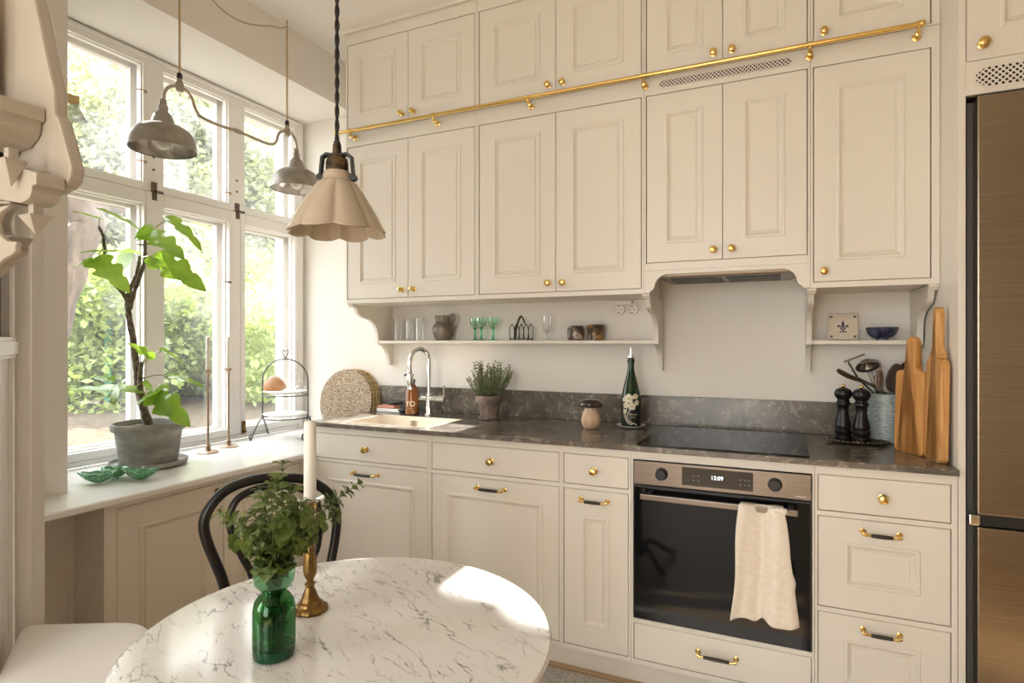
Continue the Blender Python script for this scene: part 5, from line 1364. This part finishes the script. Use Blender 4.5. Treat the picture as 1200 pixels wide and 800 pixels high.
# carved shelf end beside the door, near the photographer
cvd = thing('carved_cornice', 'carved white wooden cornice with scroll bracket and pointed drops by the glazed door', 'cornice', onY(20, 200, .78))
CORN = paint('beige_white_gloss', (.50,.45,.38), .4)
def slab(pts, Yp, th, nm, bev=.004, par=None):
    return obj(nm, MB().prism([tuple(onY(u, v, Yp+th*.8).xz) for u, v in pts], lambda p, q, d: (p, d, q), Yp, Yp+th), CORN, par or cvd, bevel=bev)
slab([(-70,-40),(45,-40),(52,0),(60,35),(68,75),(76,110),(77,138),(81,141),(89,168),(97,200),(95,213),(88,222),(76,228),(64,231),(-70,231)], .79, .03, 'panel', .006)
slab([(-70,108),(0,119),(43,124),(43,140),(39,142),(38,154),(34,162),(31,165),(27,171),(20,173),(13,176),(12,181),(6,179),(0,176),(-70,160)], .70, .088, 'upper_moulding', .003)
slab([(-70,172),(0,188),(70,208),(70,222),(65,223),(65,229),(62,237),(58,240),(52,243),(30,239),(0,242),(-70,242)], .73, .058, 'lower_moulding', .003)
def drop(u, v, wpx, hpx, Yp, nm):
    c_ = onY(u, v, Yp); k = Yp/ray(u, v)[1]/FPX; w2, h2 = wpx*k/2, hpx*k
    m = MB(); vs = [(c_.x-w2, c_.y-w2, c_.z), (c_.x+w2, c_.y-w2, c_.z), (c_.x+w2, c_.y+w2, c_.z), (c_.x-w2, c_.y+w2, c_.z), (c_.x, c_.y, c_.z-h2)]
    m.add(vs, [(0,1,2,3), (0,1,4), (1,2,4), (2,3,4), (3,0,4)])
    m.box(c_.x-w2*.42, c_.x+w2*.42, c_.y-w2*.42, c_.y+w2*.42, c_.z, c_.z+.026)
    obj(nm, m, CORN, cvd, bevel=.0015)
drop(42, 253, 25, 23, .758, 'pointed_drop'); drop(13, 188, 24, 32, .715, 'pointed_drop')
slab([(-70,240),(0,240),(12,237),(33,238),(36,243),(22,243),(11,250),(7,261),(9,271),(18,278),(36,279),(31,284),(28,288),(29,294),(26,299),(15,306),(10,313),(0,322),(-70,370)], .74, .05, 'scroll_bracket', .004)
slab([(-70,246),(-10,246),(4,243),(18,241),(6,250),(2,262),(4,274),(14,283),(26,284),(24,289),(24,295),(20,299),(10,304),(4,310),(-70,352)], .728, .013, 'scroll_bead', .003)

gs = onX(87, 141, -2.44)
t = thing('wall_lamp', 'small wall lamp with clear glass cone on a wooden holder, high beside the window', 'lamp', gs)
obj('cone', MB().lathe([(.040, 0), (.042, .002), (.037, .014), (.020, .048), (.012, .062), (.012, .070)], gs, 32, cap0=False, cap1=False), thin_glass('smoky_glass', (.72,.72,.70), .10, .4), t)
obj('holder', MB().box(gs.x-.012, gs.x+.012, 1.2495, gs.y+.012, gs.z+.062, gs.z+.092), mat('honey_wood', (.62,.46,.22), .5), t, bevel=.002)

# woven runner on the boards in front of the cabinets
m = MB(); m.box(-1.05, 1.05, 1.52, 2.186, .0005, .009)
rg = thing('rug', 'grey woven wool runner on the pine floor below the oven', 'rug', (.16, 1.7, 0))
obj('weave', m, RUG, rg, bevel=.003)
m = MB()
for k in range(60):
    y = 1.525+.656*k/59; m.tube([(-1.05, y, .005), (-1.075, y+.003, .003), (-1.095, y-.002, .0025)], .0018, 4)
obj('fringe', m, RUG, rg)

# ------------------------------------------------------------------ the garden
struct(obj('ground', MB().box(-40, -2.96, -14, 34, -.25, 0), GROUND))
def leafquad(m, p, L, rg_):
    d = Vector((rg_.gauss(0,1), rg_.gauss(0,1), rg_.gauss(0,.7)-.2)).normalized(); n_ = Vector((rg_.gauss(0,.5), rg_.gauss(0,.5), 1)).normalized()
    sd = d.cross(n_); 
    if sd.length < 1e-3: return
    sd = sd.normalized()*L*.32
    m.add([p, p+d*L*.5+sd, p+d*L, p+d*L*.5-sd], [(0,1,2,3)])
def blob(rx, ry, rz, n, L, seed, bumps=9):
    rg_ = random.Random(seed); m = MB()
    cs_ = [(Vector((rg_.uniform(-.6,.6)*rx, rg_.uniform(-.6,.6)*ry, rz*(1+rg_.uniform(-.7,.6)))), rg_.uniform(.35, .6)) for _ in range(bumps)]
    for i in range(n):
        c_, k = cs_[i % bumps]; d = Vector((rg_.gauss(0,1), rg_.gauss(0,1), rg_.gauss(0,1))).normalized()*(rg_.uniform(.6, 1.0))
        p = c_+Vector((d.x*rx*k, d.y*ry*k, d.z*rz*k)); p.z = max(.04, p.z)
        leafquad(m, p, L*rg_.uniform(.6, 1.3), rg_)
    return m
ug = MB()
for i, (u, X, sc) in enumerate([(86, -13.0, 1.5), (112, -13.6, 1.55), (150, -12.6, 1.5), (186, -12.8, 1.4), (215, -12.4, 1.45), (252, -12.6, 1.55), (300, -10.0, 1.25), (330, -12.4, 1.55), (100, -16.6, 2.1), (150, -16.4, 2.2), (200, -16.2, 2.2), (245, -16.2, 2.2), (285, -15.6, 2.1), (325, -15.8, 2.0)]):
    p = onX(u, 400, X); b = blob(1.2, 1.2, .95, 4600, .115, 20+i)
    ug.add(b.v, b.f, Matrix.Translation((p.x, p.y, 0)) @ Matrix.Diagonal((sc, sc, sc*1.05, 1)))
stuff(tag(obj('undergrowth', ug, BUSHLEAF, flatshade=True), 'bright green leafy thicket filling the garden behind the lower window panes', 'undergrowth'))
wd = MB()
for i, (u, X, h, sc) in enumerate([(90, -24.5, 1.6, 1.55), (150, -25, 1.8, 1.6), (205, -24.5, 1.8, 1.55), (245, -25, 1.6, 1.55), (285, -25, 1.8, 1.6), (322, -24.5, 1.6, 1.55), (95, -26.5, 6.2, 1.5), (140, -27, 6.0, 1.5), (185, -26.5, 6.3, 1.5), (225, -27, 6.0, 1.5), (265, -26.5, 6.2, 1.5), (305, -27, 6.0, 1.5)]):
    p = onX(u, 400, X); b = blob(2.6, 2.6, 2.4, 7500, .21, 60+i, 16)
    wd.add(b.v, b.f, Matrix.Translation((p.x, p.y, h)) @ Matrix.Diagonal((sc, sc, sc*1.1, 1)))
    wd.tube(smooth_path([(p.x, p.y, 0), (p.x+.15, p.y-.1, h*.5), (p.x, p.y+.1, h+1.5*sc), (p.x+.2, p.y, h+3.2*sc)], 4), [.20,.19,.18,.17,.16,.15,.14,.13,.12,.10,.08,.07,.05], 8)
stuff(tag(obj('garden_trees', wd, TREELEAF, flatshade=True), 'pale hazy woodland foliage seen through the top window panes', 'woodland'))
# the old tree by the window: leaning trunk, limb, and added foliage out of view, blocking sun except through gaps cut for patches
SUN = Vector((1, -.20, -.66))
gt = thing('old_tree', 'old leaning tree with rough brown trunk right outside the window', 'tree', onX(40, 470, -6.2))
T = [onX(u, v, -6.2) for u, v in ((5,520),(35,440),(66,350),(88,290),(100,252))]
T += [Vector((-6.3, 2.9, 2.9)), Vector((-6.45, 2.3, 3.3)), Vector((-6.9, 1.9, 4.4)), Vector((-7.7, 1.95, 5.7)), Vector((-8.3, 2.3, 6.8))]
sp_ = smooth_path(T, 5); n = len(sp_)
m = MB().tube(sp_, [.20-.12*i/(n-1)+.012*math.sin(i*1.7) for i in range(n)], 14)
obj('trunk', m, BARK, gt)
lm_ = [T[4]]+[onX(u, v, -6.2) for u, v in ((120,241),(140,243),(152,250),(162,262))]
m = MB().tube(smooth_path([T[4], onX(112,244,-6.25), onX(128,240,-6.3), onX(145,247,-6.35), onX(158,258,-6.4)], 4), [.10,.095,.09,.085,.08,.075,.07,.065,.06,.055,.05,.045,.04,.035,.03,.025,.02], 9)
obj('limb', m, BARK, gt)
rg_ = random.Random(5); m = MB()
gaps = [(CT, -2.05, -1.22, 2.15, 2.60), (TZ, -.71, -.20, 1.19, 1.60), (TZ, -.99, -.95, 1.23, 1.30), (0, -.55, .28, 1.20, 2.15), (0, .86, 1.50, .85, 2.15)]  # spots kept sunlit by openings cut in the added, unseen foliage
k = 0
while k < 6500:
    yw, zw = rg_.uniform(1.15, 3.0), rg_.uniform(.55, 2.9); X_ = rg_.uniform(-9.0, -7.4)
    s1 = X_+2.71
    p = Vector((X_, yw+SUN.y*s1, zw+SUN.z*s1))
    bad = False
    for gz, a, b, c_, d_ in gaps:
        t = (p.z-gz)/-SUN.z; q = p+SUN*t
        if a-.085 < q.x < b+.085 and c_-.085 < q.y < d_+.085: bad = True; break
    k += 1
    if bad: continue
    leafquad(m, p, .13, rg_)
obj('sun_blocker_crown', m, SUNBLOCKLEAF, gt, flatshade=True)
sk_ = onX(127, 412, -12.3); sk2 = onX(126.5, 376, -12.3)
tag(obj('plant_stake', MB().tube([(sk_.x, sk_.y, 0), (sk_.x, sk_.y, sk2.z)], .075, 10), mat('green_plastic', (.04,.20,.13), .6), org=(sk_.x, sk_.y, 0)), 'green plant stake standing outside behind the fig plant', 'stake')

# ------------------------------------------------------------------ light
W = bpy.data.worlds.new('sky'); S.world = W; W.use_nodes = True
ns, ls = W.node_tree.nodes, W.node_tree.links
bg = ns['Background']
t = ns.new('ShaderNodeTexCoord'); sx = ns.new('ShaderNodeSeparateXYZ'); ls.new(t.outputs['Generated'], sx.inputs[0])
r = ramp(ns, [(.0, (.62,.56,.48)), (.48, (.80,.76,.70)), (.53, (.98,.985,.98)), (1, (.86,.93,1.0))])
ma = node(ns, 'ShaderNodeMath', operation='MULTIPLY_ADD'); ma.inputs[1].default_value = .5; ma.inputs[2].default_value = .5
ls.new(sx.outputs['Z'], ma.inputs[0]); ls.new(ma.outputs[0], r.inputs['Fac']); ls.new(r.outputs['Color'], bg.inputs['Color'])
bg.inputs['Strength'].default_value = 4.2
sl = bpy.data.lights.new('sun', 'SUN'); sl.energy = 17.0; sl.angle = math.radians(.4); sl.color = (1, .975, .94)
so = bpy.data.objects.new('sun', sl); C.objects.link(so); so.rotation_euler = SUN.to_track_quat('-Z', 'Y').to_euler(); so.location = (-8, 4, 8)
def portal(name, loc, size, direction):
    l = bpy.data.lights.new(name, 'AREA'); l.shape = 'RECTANGLE'; l.size, l.size_y = size; l.cycles.is_portal = True
    o = bpy.data.objects.new(name, l); C.objects.link(o); o.location = loc; o.rotation_euler = Vector(direction).to_track_quat('-Z', 'Z').to_euler()
portal('window_portal', (-3.0, 2.0, 1.7), (2.1, 1.6), (1, 0, 0))
portal('rear_opening_portal', (-.7, BY0-.12, 1.37), (1.4, 2.3), (0, 1, 0))

# ------------------------------------------------------------------ camera
cam = bpy.data.cameras.new('camera'); cam.sensor_width = 36; cam.lens = FPX/1200*36; cam.clip_start = .05
co = bpy.data.objects.new('camera', cam); C.objects.link(co); co.location = (0, 0, EYE); co.rotation_euler = (PI/2, 0, YAW)
S.camera = co
S.view_settings.view_transform = 'Standard'; S.view_settings.look = 'None'; S.view_settings.gamma = 1; S.view_settings.use_curve_mapping = False
S.view_settings.exposure = 1.02
S.cycles.use_denoising = True; S.cycles.max_bounces = 10; S.cycles.diffuse_bounces = 6; S.cycles.transparent_max_bounces = 24
S.cycles.sample_clamp_indirect = 8; S.cycles.caustics_reflective = False; S.cycles.caustics_refractive = False
